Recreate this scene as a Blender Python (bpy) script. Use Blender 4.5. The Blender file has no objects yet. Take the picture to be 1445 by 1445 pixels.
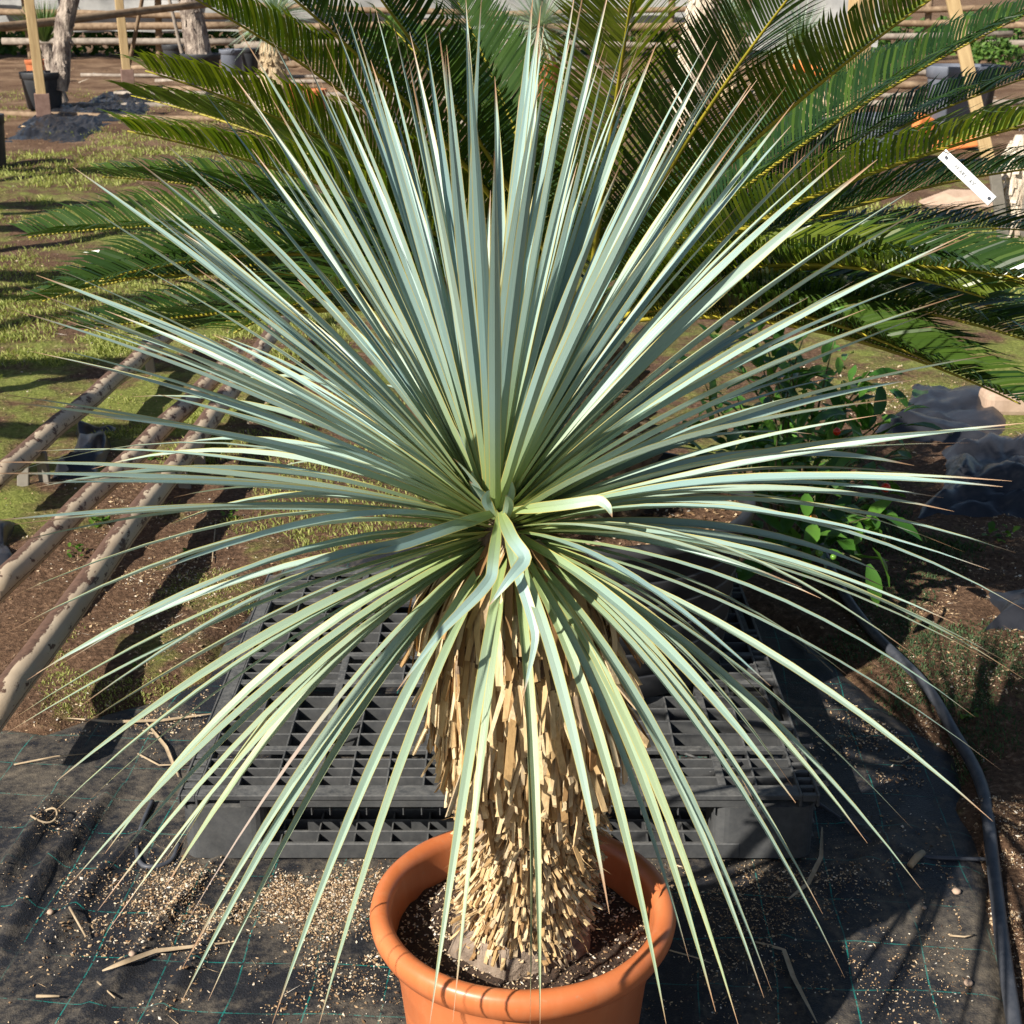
import bpy, bmesh, math, random
import numpy as np
from mathutils import Vector, Matrix, Quaternion, noise

random.seed(7); RNG = np.random.default_rng(7)
scene = bpy.context.scene
COL = scene.collection

# ------------------------------------------------------------------ camera
F, CX, CY = 2050.0, 722.5, 722.5           # focal length and centre in photograph pixels (1445 px square)
PITCH, H = math.radians(20.3), 1.65
cam_d = bpy.data.cameras.new('camera'); cam = bpy.data.objects.new('camera', cam_d); COL.objects.link(cam)
cam.location = (0, 0, H); cam.rotation_euler = (math.radians(90) - PITCH, 0, 0)
cam_d.sensor_width = 36; cam_d.lens = 36 * F / 1445; cam_d.clip_end = 1000; cam_d.clip_start = 0.05
cam_d.dof.use_dof = True; cam_d.dof.focus_distance = 2.1; cam_d.dof.aperture_fstop = 22.0
scene.camera = cam
# ------------------------------------------------------------------ light
SUN = Vector((-1.0, -0.96, 1.0)).normalized()          # towards the sun
world = bpy.data.worlds.new('World'); scene.world = world; world.use_nodes = True
wn = world.node_tree.nodes; wl = world.node_tree.links
sky = wn.new('ShaderNodeTexSky'); sky.sky_type = 'NISHITA'; sky.sun_disc = False
sky.sun_elevation = math.asin(SUN.z); sky.sun_rotation = math.atan2(SUN.x, SUN.y)
bg = wn['Background']; bg.inputs[1].default_value = 0.052
wl.new(sky.outputs[0], bg.inputs[0])
sun_d = bpy.data.lights.new('sun', 'SUN'); sun_d.energy = 5.0; sun_d.angle = math.radians(0.5); sun_d.color = (1, 0.93, 0.82)
sun = bpy.data.objects.new('sun', sun_d); COL.objects.link(sun)
sun.rotation_euler = (-SUN).to_track_quat('-Z', 'Y').to_euler(); sun.location = SUN * 30
scene.view_settings.view_transform = 'Standard'; scene.view_settings.look = 'None'
scene.view_settings.exposure = 0.72; scene.view_settings.gamma = 1

# ------------------------------------------------------------------ pixel helpers (a pixel gives a direction only)
FW = Vector((0, math.cos(PITCH), -math.sin(PITCH))); UP = Vector((0, math.sin(PITCH), math.cos(PITCH))); RT = Vector((1, 0, 0))
CAM = Vector((0, 0, H))
def ray(px, py): return (FW + RT * ((px - CX) / F) + UP * ((CY - py) / F)).normalized()
def gz(px, py, z=0.0):
    d = ray(px, py); return CAM + d * ((z - H) / d.z)
def gy(px, py, Y):
    d = ray(px, py); return CAM + d * (Y / d.y)

# ------------------------------------------------------------------ material helpers
def new_mat(name):
    m = bpy.data.materials.new(name); m.use_nodes = True
    nt = m.node_tree; b = nt.nodes['Principled BSDF']
    return m, nt, b
def N(nt, t, **kw):
    n = nt.nodes.new(t)
    for k, v in kw.items():
        if k.startswith('i_'):
            n.inputs[k[2:].replace('_', ' ')].default_value = v
        else: setattr(n, k, v)
    return n
def ramp(nt, fac, stops, interp='LINEAR'):
    r = nt.nodes.new('ShaderNodeValToRGB'); r.color_ramp.interpolation = interp
    e = r.color_ramp.elements
    while len(e) < len(stops): e.new(0.5)
    for el, (p, c) in zip(e, stops):
        el.position = p; el.color = (c[0], c[1], c[2], 1) if len(c) == 3 else c
    if fac is not None: nt.links.new(fac, r.inputs[0])
    return r.outputs[0]
def mix(nt, fac, a, b, blend='MIX'):
    n = nt.nodes.new('ShaderNodeMix'); n.data_type = 'RGBA'; n.blend_type = blend
    for s, v in ((n.inputs[0], fac), (n.inputs[6], a), (n.inputs[7], b)):
        if hasattr(v, 'is_linked'): nt.links.new(v, s)
        elif isinstance(v, (int, float)): s.default_value = v
        else: s.default_value = (v[0], v[1], v[2], 1)
    return n.outputs[2]
def math_n(nt, op, a, b=None, c=None):
    n = nt.nodes.new('ShaderNodeMath'); n.operation = op
    for i, v in enumerate((a, b, c)):
        if v is None: continue
        if hasattr(v, 'is_linked'): nt.links.new(v, n.inputs[i])
        else: n.inputs[i].default_value = v
    return n.outputs[0]
def noise_n(nt, scale, detail=4, rough=0.55, vec=None, coord='Object', dist=0.0):
    n = nt.nodes.new('ShaderNodeTexNoise'); n.inputs['Scale'].default_value = scale
    n.inputs['Detail'].default_value = detail; n.inputs['Roughness'].default_value = rough; n.inputs['Distortion'].default_value = dist
    if vec is None:
        tc = nt.nodes.new('ShaderNodeTexCoord'); vec = tc.outputs[coord]
    nt.links.new(vec, n.inputs['Vector']); return n.outputs[0]
def mapping(nt, scale, coord='Object'):
    tc = nt.nodes.new('ShaderNodeTexCoord'); mp = nt.nodes.new('ShaderNodeMapping'); mp.inputs['Scale'].default_value = scale
    nt.links.new(tc.outputs[coord], mp.inputs['Vector']); return mp.outputs[0]
def world_pos(nt):
    return nt.nodes.new('ShaderNodeNewGeometry').outputs['Position']
def bump(nt, b, h, strength=0.4, dist=0.01):
    n = nt.nodes.new('ShaderNodeBump'); n.inputs['Strength'].default_value = strength; n.inputs['Distance'].default_value = dist
    nt.links.new(h, n.inputs['Height']); nt.links.new(n.outputs[0], b.inputs['Normal'])
def simple(name, c1, c2, scale=20, rough=0.6, bmp=0.3, bdist=0.004, stretch=(1, 1, 1), spec=0.4, detail=5, lo=0.3, hi=0.7, c3=None):
    m, nt, b = new_mat(name)
    n = noise_n(nt, scale, detail, 0.6, mapping(nt, stretch))
    st = [(lo, c1), (hi, c2)] if c3 is None else [(lo, c1), ((lo + hi) / 2, c2), (hi, c3)]
    nt.links.new(ramp(nt, n, st), b.inputs['Base Color'])
    b.inputs['Roughness'].default_value = rough; b.inputs['Specular IOR Level'].default_value = spec
    if bmp: bump(nt, b, noise_n(nt, scale * 3, 4, 0.6, mapping(nt, stretch)), bmp, bdist)
    return m
def translucent(m, nt, b, fac, color):
    out = nt.nodes['Material Output']; tr = nt.nodes.new('ShaderNodeBsdfTranslucent')
    if hasattr(color, 'is_linked'): nt.links.new(color, tr.inputs[0])
    else: tr.inputs[0].default_value = (*color, 1)
    mx = nt.nodes.new('ShaderNodeMixShader'); mx.inputs[0].default_value = fac
    nt.links.new(b.outputs[0], mx.inputs[1]); nt.links.new(tr.outputs[0], mx.inputs[2]); nt.links.new(mx.outputs[0], out.inputs[0])
def rnd_value(nt, attr='rnd'):
    oi = nt.nodes.new('ShaderNodeObjectInfo'); at = nt.nodes.new('ShaderNodeAttribute'); at.attribute_name = attr
    return math_n(nt, 'FRACT', math_n(nt, 'ADD', oi.outputs['Random'], at.outputs['Fac']))

# ------------------------------------------------------------------ mesh helpers
def mk_mesh(name, verts, faces, uvs=None, smooth=True, rnd=None):
    me = bpy.data.meshes.new(name); me.from_pydata([tuple(v) for v in verts], [], faces)
    if uvs is not None:
        ul = me.uv_layers.new(name='UVMap'); li = np.empty(len(me.loops), np.int32); me.loops.foreach_get('vertex_index', li)
        ul.data.foreach_set('uv', np.asarray(uvs, np.float32)[li].ravel())
    if rnd is not None:
        a = me.attributes.new('rnd', 'FLOAT', 'POINT'); a.data.foreach_set('value', np.asarray(rnd, np.float32))
    if smooth: me.polygons.foreach_set('use_smooth', [True] * len(me.polygons))
    me.update(); return me
def obj(name, me, mat=None, parent=None, loc=None, kind=None):
    o = bpy.data.objects.new(name, me); COL.objects.link(o)
    if mat is not None and me is not None and not me.materials: me.materials.append(mat)
    if parent is not None: o.parent = parent
    if loc is not None: o.location = loc
    if kind: o['kind'] = kind
    return o
def tag(o, label, cat, group=None, kind=None):
    o['label'] = label; o['category'] = cat
    if group: o['group'] = group
    if kind: o['kind'] = kind
    return o
def thing(name, loc, label, cat, group=None):
    o = bpy.data.objects.new(name, None); COL.objects.link(o); o.location = loc; o.empty_display_size = 0.05
    return tag(o, label, cat, group)
class MB:
    def __init__(s): s.v = []; s.f = []; s.u = []; s.r = []
    def add(s, v, f, u=None, r=0.0):
        k = len(s.v); s.v += [tuple(p) for p in v]; s.f += [tuple(i + k for i in q) for q in f]
        s.u += list(u) if u is not None else [(0, 0)] * len(v); s.r += [r] * len(v)
    def mesh(s, name, smooth=True): return mk_mesh(name, s.v, s.f, s.u, smooth, s.r)
    def build(s, name, mat, parent=None, smooth=True, kind=None, loc=None):
        return obj(name, s.mesh(name, smooth), mat, parent, loc, kind)
def box_vf(a, b):
    x0, y0, z0 = a; x1, y1, z1 = b
    v = [(x0, y0, z0), (x1, y0, z0), (x1, y1, z0), (x0, y1, z0), (x0, y0, z1), (x1, y0, z1), (x1, y1, z1), (x0, y1, z1)]
    return v, [(0, 3, 2, 1), (4, 5, 6, 7), (0, 1, 5, 4), (1, 2, 6, 5), (2, 3, 7, 6), (3, 0, 4, 7)]
def bevel_box(a, b, w=0.004, seg=2):
    bm = bmesh.new(); v, f = box_vf(a, b); vs = [bm.verts.new(p) for p in v]
    for q in f: bm.faces.new([vs[i] for i in q])
    bmesh.ops.bevel(bm, geom=bm.edges[:], offset=w, segments=seg, affect='EDGES', profile=0.5)
    me = bpy.data.meshes.new('b'); bm.to_mesh(me); bm.free(); return me
def frames(pts):
    pts = [Vector(p) for p in pts]; n = len(pts); out = []
    ref = None
    for i in range(n):
        t = (pts[min(i + 1, n - 1)] - pts[max(i - 1, 0)]).normalized()
        if ref is None:
            ref = Vector((0, 0, 1)) if abs(t.z) < 0.9 else Vector((1, 0, 0))
        s = t.cross(ref).normalized(); u = s.cross(t).normalized(); ref = u
        out.append((pts[i], t, s, u))
    return out
def tube_vf(pts, rad, seg=8, cap=True):
    fr = frames(pts); n = len(fr); v = []; f = []; uv = []
    for i, (p, t, s, u) in enumerate(fr):
        r = rad[i] if hasattr(rad, '__len__') else rad
        for k in range(seg):
            a = 2 * math.pi * k / seg
            v.append(p + s * (math.cos(a) * r) + u * (math.sin(a) * r)); uv.append((k / seg, i / max(1, n - 1)))
    for i in range(n - 1):
        for k in range(seg):
            k2 = (k + 1) % seg; f.append((i * seg + k, i * seg + k2, (i + 1) * seg + k2, (i + 1) * seg + k))
    if cap:
        f.append(tuple(range(seg - 1, -1, -1))); f.append(tuple((n - 1) * seg + k for k in range(seg)))
    return v, f, uv
def lathe_vf(prof, seg=48, closed_bottom=False, wob=0.0):
    v = []; f = []; uv = []; n = len(prof)
    for i, (r, z) in enumerate(prof):
        for k in range(seg):
            a = 2 * math.pi * k / seg; rr = r * (1 + wob * math.sin(2 * a + 0.6))
            v.append((rr * math.cos(a), rr * math.sin(a), z)); uv.append((k / seg, i / n))
    for i in range(n - 1):
        for k in range(seg):
            k2 = (k + 1) % seg; f.append((i * seg + k, i * seg + k2, (i + 1) * seg + k2, (i + 1) * seg + k))
    if closed_bottom: f.append(tuple(range(seg - 1, -1, -1)))
    return v, f, uv
def lathe(name, prof, mat, parent=None, seg=48, loc=None, closed_bottom=False, wob=0.0):
    m = MB(); m.add(*lathe_vf(prof, seg, closed_bottom, wob)); return m.build(name, mat, parent, True, None, loc)
def fn(x, y, z=0.0, s=1.0): return noise.noise(Vector((x * s, y * s, z * s)))
def bez(p0, p1, p2, n):
    return [p0 * ((1 - t) ** 2) + p1 * (2 * t * (1 - t)) + p2 * (t * t) for t in [i / n for i in range(n + 1)]]
def blade2_vf(pts, wfun, nrm, fold, twist, twist_end):
    v, f, uv = blade_vf(pts, wfun, nrm, fold, twist, twist_end); v2 = []; u2 = []; f2 = []
    for i in range(len(pts)):
        a, m, b = v[3 * i:3 * i + 3]; k = uv[3 * i][1]
        v2 += [a, m, m.copy(), b]; u2 += [(0, k), (0.5, k), (0.5, k), (1, k)]
    for i in range(len(pts) - 1):
        q = 4 * i; f2 += [(q, q + 1, q + 5, q + 4), (q + 2, q + 3, q + 7, q + 6)]
    return v2, f2, u2
def blade_vf(pts, wfun, nrm, fold=0.25, twist=0.0, twist_end=0.0):
    """a leaf blade: ribbon of two strips folded along its midline; nrm = the way its upper face looks"""
    n = len(pts); v = []; f = []; uv = []
    for i, p in enumerate(pts):
        t = (pts[min(i + 1, n - 1)] - pts[max(i - 1, 0)]).normalized(); k = i / (n - 1)
        s = t.cross(nrm)
        if s.length < 1e-4: s = t.orthogonal()
        s.normalize(); nn = s.cross(t)
        a = twist + (twist_end - twist) * k
        s, nn = s * math.cos(a) + nn * math.sin(a), nn * math.cos(a) - s * math.sin(a)
        w = wfun(k) * 0.5
        v += [p - s * w + nn * (fold * w), p, p + s * w + nn * (fold * w)]
        uv += [(0, k), (0.5, k), (1, k)]
    for i in range(n - 1):
        b = 3 * i; f += [(b, b + 1, b + 4, b + 3), (b + 1, b + 2, b + 5, b + 4)]
    return v, f, uv

# ------------------------------------------------------------------ materials
M = {}
def yucca_leaf_mat():
    m, nt, b = new_mat('yucca_leaf')
    uvn = nt.nodes.new('ShaderNodeUVMap'); sp = nt.nodes.new('ShaderNodeSeparateXYZ'); nt.links.new(uvn.outputs[0], sp.inputs[0])
    u, v = sp.outputs[0], sp.outputs[1]
    oi = nt.nodes.new('ShaderNodeObjectInfo'); rnd = oi.outputs['Random']
    age = nt.nodes.new('ShaderNodeAttribute'); age.attribute_type = 'OBJECT'; age.attribute_name = 'age'
    blue = ramp(nt, rnd, [(0, (0.21, 0.345, 0.35)), (0.5, (0.29, 0.43, 0.41)), (1, (0.37, 0.49, 0.42))])
    green = (0.29, 0.36, 0.17)
    c = mix(nt, age.outputs['Fac'], blue, green)
    basef = ramp(nt, v, [(0.0, (1, 1, 1)), (0.10, (0.85, 0.85, 0.85)), (0.36, (0, 0, 0))])
    c = mix(nt, basef, c, (0.27, 0.36, 0.09))
    # streaks along the blade
    mp = nt.nodes.new('ShaderNodeMapping'); mp.inputs['Scale'].default_value = (9, 1.2, 1); nt.links.new(uvn.outputs[0], mp.inputs[0])
    comb = nt.nodes.new('ShaderNodeVectorMath'); comb.operation = 'ADD'; nt.links.new(mp.outputs[0], comb.inputs[0])
    cx = nt.nodes.new('ShaderNodeCombineXYZ'); nt.links.new(math_n(nt, 'MULTIPLY', rnd, 61.0), cx.inputs[2]); nt.links.new(cx.outputs[0], comb.inputs[1])
    st = noise_n(nt, 1.6, 4, 0.6, comb.outputs[0])
    c = mix(nt, ramp(nt, st, [(0.35, (0, 0, 0)), (0.75, (0.4, 0.4, 0.4))]), c, (0.40, 0.48, 0.34))
    # scars and brown specks
    sk = noise_n(nt, 9, 3, 0.7, comb.outputs[0])
    c = mix(nt, ramp(nt, sk, [(0.70, (0, 0, 0)), (0.76, (0.7, 0.7, 0.7))]), c, (0.22, 0.17, 0.09))
    e = math_n(nt, 'ABSOLUTE', math_n(nt, 'SUBTRACT', u, 0.5))
    edge = ramp(nt, e, [(0.42, (0, 0, 0)), (0.475, (1, 1, 1))])
    c = mix(nt, edge, c, (0.50, 0.43, 0.13))
    tip0 = math_n(nt, 'ADD', v, math_n(nt, 'MULTIPLY', rnd, 0.06))
    tip = ramp(nt, tip0, [(0.945, (0, 0, 0)), (1.0, (1, 1, 1))])
    c = mix(nt, tip, c, (0.40, 0.25, 0.15))
    dead = nt.nodes.new('ShaderNodeAttribute'); dead.attribute_type = 'OBJECT'; dead.attribute_name = 'dead'
    df = math_n(nt, 'MULTIPLY', dead.outputs['Fac'], ramp(nt, v, [(0.45, (0, 0, 0)), (0.62, (1, 1, 1))]))
    c = mix(nt, df, c, (0.42, 0.34, 0.29))
    nt.links.new(c, b.inputs['Base Color'])
    b.inputs['Roughness'].default_value = 0.42; b.inputs['Specular IOR Level'].default_value = 0.5
    bump(nt, b, st, 0.25, 0.002)
    translucent(m, nt, b, 0.14, c)
    return m
M['yleaf'] = yucca_leaf_mat()

def dry_base_mat():
    m, nt, b = new_mat('dry_leaf_base'); r = rnd_value(nt)
    c = ramp(nt, r, [(0, (0.20, 0.105, 0.042)), (0.18, (0.42, 0.27, 0.12)), (0.55, (0.66, 0.49, 0.27)), (0.85, (0.74, 0.60, 0.38)), (1, (0.36, 0.27, 0.18))])
    n = noise_n(nt, 60, 4, 0.6, mapping(nt, (2.5, 2.5, 0.35)))
    c = mix(nt, ramp(nt, n, [(0.4, (0, 0, 0)), (0.75, (0.55, 0.55, 0.55))]), c, (0.24, 0.14, 0.065))
    nt.links.new(c, b.inputs['Base Color']); b.inputs['Roughness'].default_value = 0.75; b.inputs['Specular IOR Level'].default_value = 0.25
    bump(nt, b, n, 0.5, 0.002); return m
M['dry'] = dry_base_mat()
M['stem'] = simple('yucca_stem', (0.10, 0.065, 0.04), (0.24, 0.17, 0.12), 30, 0.9, 0.6, 0.006)
M['foot'] = simple('bare_bark', (0.13, 0.095, 0.07), (0.33, 0.26, 0.20), 45, 0.9, 0.8, 0.006)

def terracotta():
    m, nt, b = new_mat('terracotta_plastic')
    n = noise_n(nt, 7, 5, 0.6)
    c = ramp(nt, n, [(0.3, (0.49, 0.135, 0.042)), (0.7, (0.60, 0.19, 0.07))])
    d = noise_n(nt, 55, 4, 0.75)
    c = mix(nt, ramp(nt, d, [(0.63, (0, 0, 0)), (0.74, (0.45, 0.45, 0.45))]), c, (0.42, 0.25, 0.15))
    mp = mapping(nt, (14, 14, 1.2)); s = noise_n(nt, 3, 4, 0.6, mp)
    c = mix(nt, ramp(nt, s, [(0.5, (0, 0, 0)), (0.8, (0.35, 0.35, 0.35))]), c, (0.62, 0.27, 0.13))
    dk = noise_n(nt, 21, 2, 0.5)
    c = mix(nt, ramp(nt, dk, [(0.71, (0, 0, 0)), (0.74, (0.7, 0.7, 0.7))]), c, (0.12, 0.05, 0.025))
    nt.links.new(c, b.inputs['Base Color']); b.inputs['Roughness'].default_value = 0.38
    nt.links.new(ramp(nt, n, [(0.3, (0.30,) * 3), (0.7, (0.5,) * 3)]), b.inputs['Roughness'])
    bump(nt, b, d, 0.06, 0.002); return m
M['terra'] = terracotta()
M['terra_far'] = simple('terracotta', (0.40, 0.11, 0.04), (0.55, 0.19, 0.08), 8, 0.6, 0.1)

def soil_mat():
    m, nt, b = new_mat('potting_soil'); n = noise_n(nt, 130, 5, 0.7)
    c = ramp(nt, n, [(0.3, (0.022, 0.013, 0.009)), (0.6, (0.075, 0.045, 0.03)), (0.8, (0.16, 0.10, 0.065))])
    nt.links.new(c, b.inputs['Base Color']); b.inputs['Roughness'].default_value = 0.95; bump(nt, b, n, 1.0, 0.008); return m
M['soil'] = soil_mat()
def litter_mat():
    m, nt, b = new_mat('litter'); r = rnd_value(nt)
    c = ramp(nt, r, [(0.0, (0.045, 0.026, 0.016)), (0.22, (0.11, 0.06, 0.03)), (0.4, (0.26, 0.155, 0.075)), (0.66, (0.47, 0.33, 0.19)), (0.88, (0.58, 0.45, 0.30)), (1, (0.72, 0.69, 0.62))])
    nt.links.new(c, b.inputs['Base Color']); b.inputs['Roughness'].default_value = 0.85; return m
M['litter'] = litter_mat()
def ground_mat():
    m, nt, b = new_mat('ground_soil_moss'); pos = world_pos(nt)
    big = noise_n(nt, 0.55, 5, 0.62, pos, dist=0.6); mid = noise_n(nt, 4.0, 5, 0.65, pos); fine = noise_n(nt, 60, 5, 0.7, pos)
    soil = ramp(nt, fine, [(0.25, (0.035, 0.02, 0.012)), (0.55, (0.15, 0.088, 0.054)), (0.8, (0.42, 0.28, 0.185))])
    green = ramp(nt, fine, [(0.25, (0.085, 0.11, 0.02)), (0.55, (0.22, 0.245, 0.06)), (0.8, (0.44, 0.44, 0.16))])
    sx = nt.nodes.new('ShaderNodeSeparateXYZ'); nt.links.new(pos, sx.inputs[0])
    gf = math_n(nt, 'ADD', math_n(nt, 'MULTIPLY', big, 0.55), math_n(nt, 'MULTIPLY', mid, 0.45))
    # far rows are bare, trodden soil; the strip by the pipes is mulch
    far = ramp(nt, math_n(nt, 'DIVIDE', sx.outputs[1], 40.0), [(0.0, (0, 0, 0)), (0.25, (0.06,) * 3), (0.42, (0.24,) * 3), (0.6, (0.3,) * 3)])
    gf = math_n(nt, 'SUBTRACT', gf, math_n(nt, 'MULTIPLY', far, 0.55))
    xl = math_n(nt, 'DIVIDE', math_n(nt, 'ADD', sx.outputs[0], 5.0), 10.0); yl = math_n(nt, 'DIVIDE', sx.outputs[1], 10.0)
    mxl = ramp(nt, xl, [(0.33, (0, 0, 0)), (0.375, (1, 1, 1)), (0.50, (1, 1, 1)), (0.9, (1, 1, 1))]); myl = ramp(nt, yl, [(0.0, (1, 1, 1)), (0.46, (1, 1, 1)), (0.58, (0, 0, 0))])
    gf = math_n(nt, 'SUBTRACT', gf, math_n(nt, 'MULTIPLY', math_n(nt, 'MULTIPLY', mxl, myl), 0.085))
    g = ramp(nt, gf, [(0.44, (0, 0, 0)), (0.53, (1, 1, 1))])
    c = mix(nt, g, soil, green)
    pale = noise_n(nt, 1.7, 4, 0.6, pos)
    c = mix(nt, ramp(nt, math_n(nt, 'ADD', math_n(nt, 'MULTIPLY', pale, 0.8), math_n(nt, 'MULTIPLY', far, 0.55)), [(0.50, (0, 0, 0)), (0.68, (0.55,) * 3)]), c, (0.36, 0.245, 0.155))
    nt.links.new(c, b.inputs['Base Color']); b.inputs['Roughness'].default_value = 0.95; b.inputs['Specular IOR Level'].default_value = 0.15
    bump(nt, b, math_n(nt, 'ADD', fine, math_n(nt, 'MULTIPLY', mid, 1.5)), 0.9, 0.02); return m
M['ground'] = ground_mat()
def fabric_mat():
    m, nt, b = new_mat('weed_fabric'); pos = world_pos(nt)
    wv = noise_n(nt, 3, 4, 0.6, pos); rot = nt.nodes.new('ShaderNodeVectorRotate'); rot.inputs['Angle'].default_value = math.radians(4.0)
    # cloth coordinates wander with the wrinkles
    dn = nt.nodes.new('ShaderNodeTexNoise'); dn.inputs['Scale'].default_value = 2.2; dn.inputs['Detail'].default_value = 2; nt.links.new(pos, dn.inputs['Vector'])
    off = nt.nodes.new('ShaderNodeVectorMath'); off.operation = 'MULTIPLY_ADD'; nt.links.new(dn.outputs['Color'], off.inputs[0])
    off.inputs[1].default_value = (0.05, 0.05, 0); nt.links.new(pos, off.inputs[2])
    nt.links.new(off.outputs[0], rot.inputs[0])
    sx = nt.nodes.new('ShaderNodeSeparateXYZ'); nt.links.new(rot.outputs[0], sx.inputs[0])
    lines = None
    for k, (per, ph) in enumerate(((0.135, 0.02), (0.13, 0.05))):
        fr = math_n(nt, 'FRACT', math_n(nt, 'ADD', math_n(nt, 'DIVIDE', sx.outputs[k], per), ph))
        d = math_n(nt, 'ABSOLUTE', math_n(nt, 'SUBTRACT', fr, 0.5))
        l = math_n(nt, 'LESS_THAN', d, 0.0095)
        lines = l if lines is None else math_n(nt, 'MAXIMUM', lines, l)
    dash = math_n(nt, 'GREATER_THAN', noise_n(nt, 110, 2, 0.5, pos), 0.40); fade = ramp(nt, noise_n(nt, 5, 3, 0.6, pos), [(0.38, (0.05,) * 3), (0.55, (1, 1, 1))])
    lines = math_n(nt, 'MULTIPLY', math_n(nt, 'MULTIPLY', lines, dash), fade)
    base = ramp(nt, noise_n(nt, 400, 2, 0.5, pos), [(0.3, (0.010, 0.011, 0.014)), (0.7, (0.024, 0.025, 0.030))])
    c = mix(nt, lines, base, (0.01, 0.17, 0.15))
    dust = math_n(nt, 'ADD', math_n(nt, 'MULTIPLY', noise_n(nt, 2.2, 6, 0.7, pos, dist=0.8), 0.62), math_n(nt, 'MULTIPLY', noise_n(nt, 38, 6, 0.75, pos), 0.38))
    c = mix(nt, ramp(nt, dust, [(0.47, (0, 0, 0)), (0.56, (0.38,) * 3), (0.66, (0.85,) * 3)]), c, (0.21, 0.175, 0.13))
    crumbs = ramp(nt, noise_n(nt, 210, 3, 0.6, pos), [(0.66, (0, 0, 0)), (0.72, (0.8,) * 3)]); patch = ramp(nt, noise_n(nt, 3.4, 4, 0.6, pos), [(0.45, (0, 0, 0)), (0.6, (1, 1, 1))])
    c = mix(nt, math_n(nt, 'MULTIPLY', crumbs, patch), c, (0.30, 0.20, 0.11))
    nt.links.new(c, b.inputs['Base Color'])
    nt.links.new(ramp(nt, dust, [(0.4, (0.42,) * 3), (0.65, (0.85,) * 3)]), b.inputs['Roughness']); b.inputs['Specular IOR Level'].default_value = 0.35
    bump(nt, b, math_n(nt, 'ADD', noise_n(nt, 300, 2, 0.5, pos), math_n(nt, 'MULTIPLY', wv, 3)), 0.35, 0.006); return m
M['fabric'] = fabric_mat()
def pallet_mat():
    m, nt, b = new_mat('black_plastic_pallet'); pos = world_pos(nt)
    n = noise_n(nt, 9, 5, 0.65, pos); f2 = noise_n(nt, 70, 4, 0.7, pos)
    c = ramp(nt, n, [(0.3, (0.028, 0.030, 0.033)), (0.7, (0.065, 0.068, 0.072))])
    g = nt.nodes.new('ShaderNodeNewGeometry'); s2 = nt.nodes.new('ShaderNodeSeparateXYZ'); nt.links.new(g.outputs['Normal'], s2.inputs[0])
    up = ramp(nt, s2.outputs[2], [(0.5, (0.25,) * 3), (0.95, (1, 1, 1))])
    dirt = math_n(nt, 'MULTIPLY', ramp(nt, f2, [(0.35, (0.1,) * 3), (0.7, (0.75,) * 3)]), up)
    c = mix(nt, dirt, c, (0.185, 0.182, 0.172))
    nt.links.new(c, b.inputs['Base Color']); b.inputs['Roughness'].default_value = 0.55; b.inputs['Specular IOR Level'].default_value = 0.4
    bump(nt, b, f2, 0.15, 0.002); return m
M['pallet'] = pallet_mat()
M['blackpot'] = simple('black_pot_plastic', (0.014, 0.015, 0.018), (0.045, 0.046, 0.050), 6, 0.5, 0.1, 0.002)
M['farpot'] = simple('dark_grey_pot', (0.022, 0.025, 0.031), (0.055, 0.058, 0.064), 5, 0.5, 0.1, 0.002)
M['greybucket'] = simple('grey_bucket', (0.10, 0.115, 0.15), (0.17, 0.185, 0.225), 5, 0.5, 0.1, 0.002)
M['hose'] = simple('black_hose', (0.03, 0.036, 0.05), (0.085, 0.09, 0.105), 30, 0.5, 0.15, 0.001)
M['sheet'] = simple('black_plastic_sheet', (0.012, 0.013, 0.017), (0.035, 0.037, 0.045), 5, 0.33, 0.25, 0.01)
M['whitesheet'] = simple('white_plastic_sheet', (0.22, 0.225, 0.225), (0.46, 0.46, 0.45), 1.4, 0.5, 0.3, 0.03)
def rust_mat():
    m, nt, b = new_mat('rusty_painted_pipe'); n = noise_n(nt, 1.0, 7, 0.72, mapping(nt, (5.0, 34, 1), 'UV')); g = nt.nodes.new('ShaderNodeNewGeometry')
    s2 = nt.nodes.new('ShaderNodeSeparateXYZ'); nt.links.new(g.outputs['Position'], s2.inputs[0])
    tc = nt.nodes.new('ShaderNodeUVMap'); su = nt.nodes.new('ShaderNodeSeparateXYZ'); nt.links.new(tc.outputs[0], su.inputs[0])
    ridge = ramp(nt, su.outputs[0], [(0.20, (0, 0, 0)), (0.31, (0.24,) * 3), (0.40, (0.24,) * 3), (0.50, (0, 0, 0))])
    f = ramp(nt, math_n(nt, 'ADD', n, ridge), [(0.55, (0, 0, 0)), (0.58, (1, 1, 1))])
    paint = ramp(nt, noise_n(nt, 5, 4, 0.6), [(0.3, (0.44, 0.335, 0.23)), (0.7, (0.58, 0.475, 0.345))])
    rust = ramp(nt, noise_n(nt, 50, 4, 0.7), [(0.3, (0.065, 0.034, 0.022)), (0.7, (0.165, 0.092, 0.062))])
    nt.links.new(mix(nt, f, paint, rust), b.inputs['Base Color']); b.inputs['Roughness'].default_value = 0.75
    bump(nt, b, math_n(nt, 'ADD', n, math_n(nt, 'MULTIPLY', f, -0.4)), 0.4, 0.003); return m
M['rust'] = rust_mat()
M['wood'] = simple('pale_timber', (0.33, 0.22, 0.105), (0.52, 0.385, 0.20), 6, 0.75, 0.25, 0.004, (6, 6, 0.5))
M['pole'] = simple('weathered_pole', (0.15, 0.095, 0.055), (0.34, 0.245, 0.16), 4, 0.85, 0.3, 0.01, (3, 0.6, 3))
M['greypole'] = simple('grey_old_pole', (0.17, 0.14, 0.115), (0.36, 0.31, 0.26), 4, 0.9, 0.3, 0.01, (3, 0.6, 3))
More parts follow.
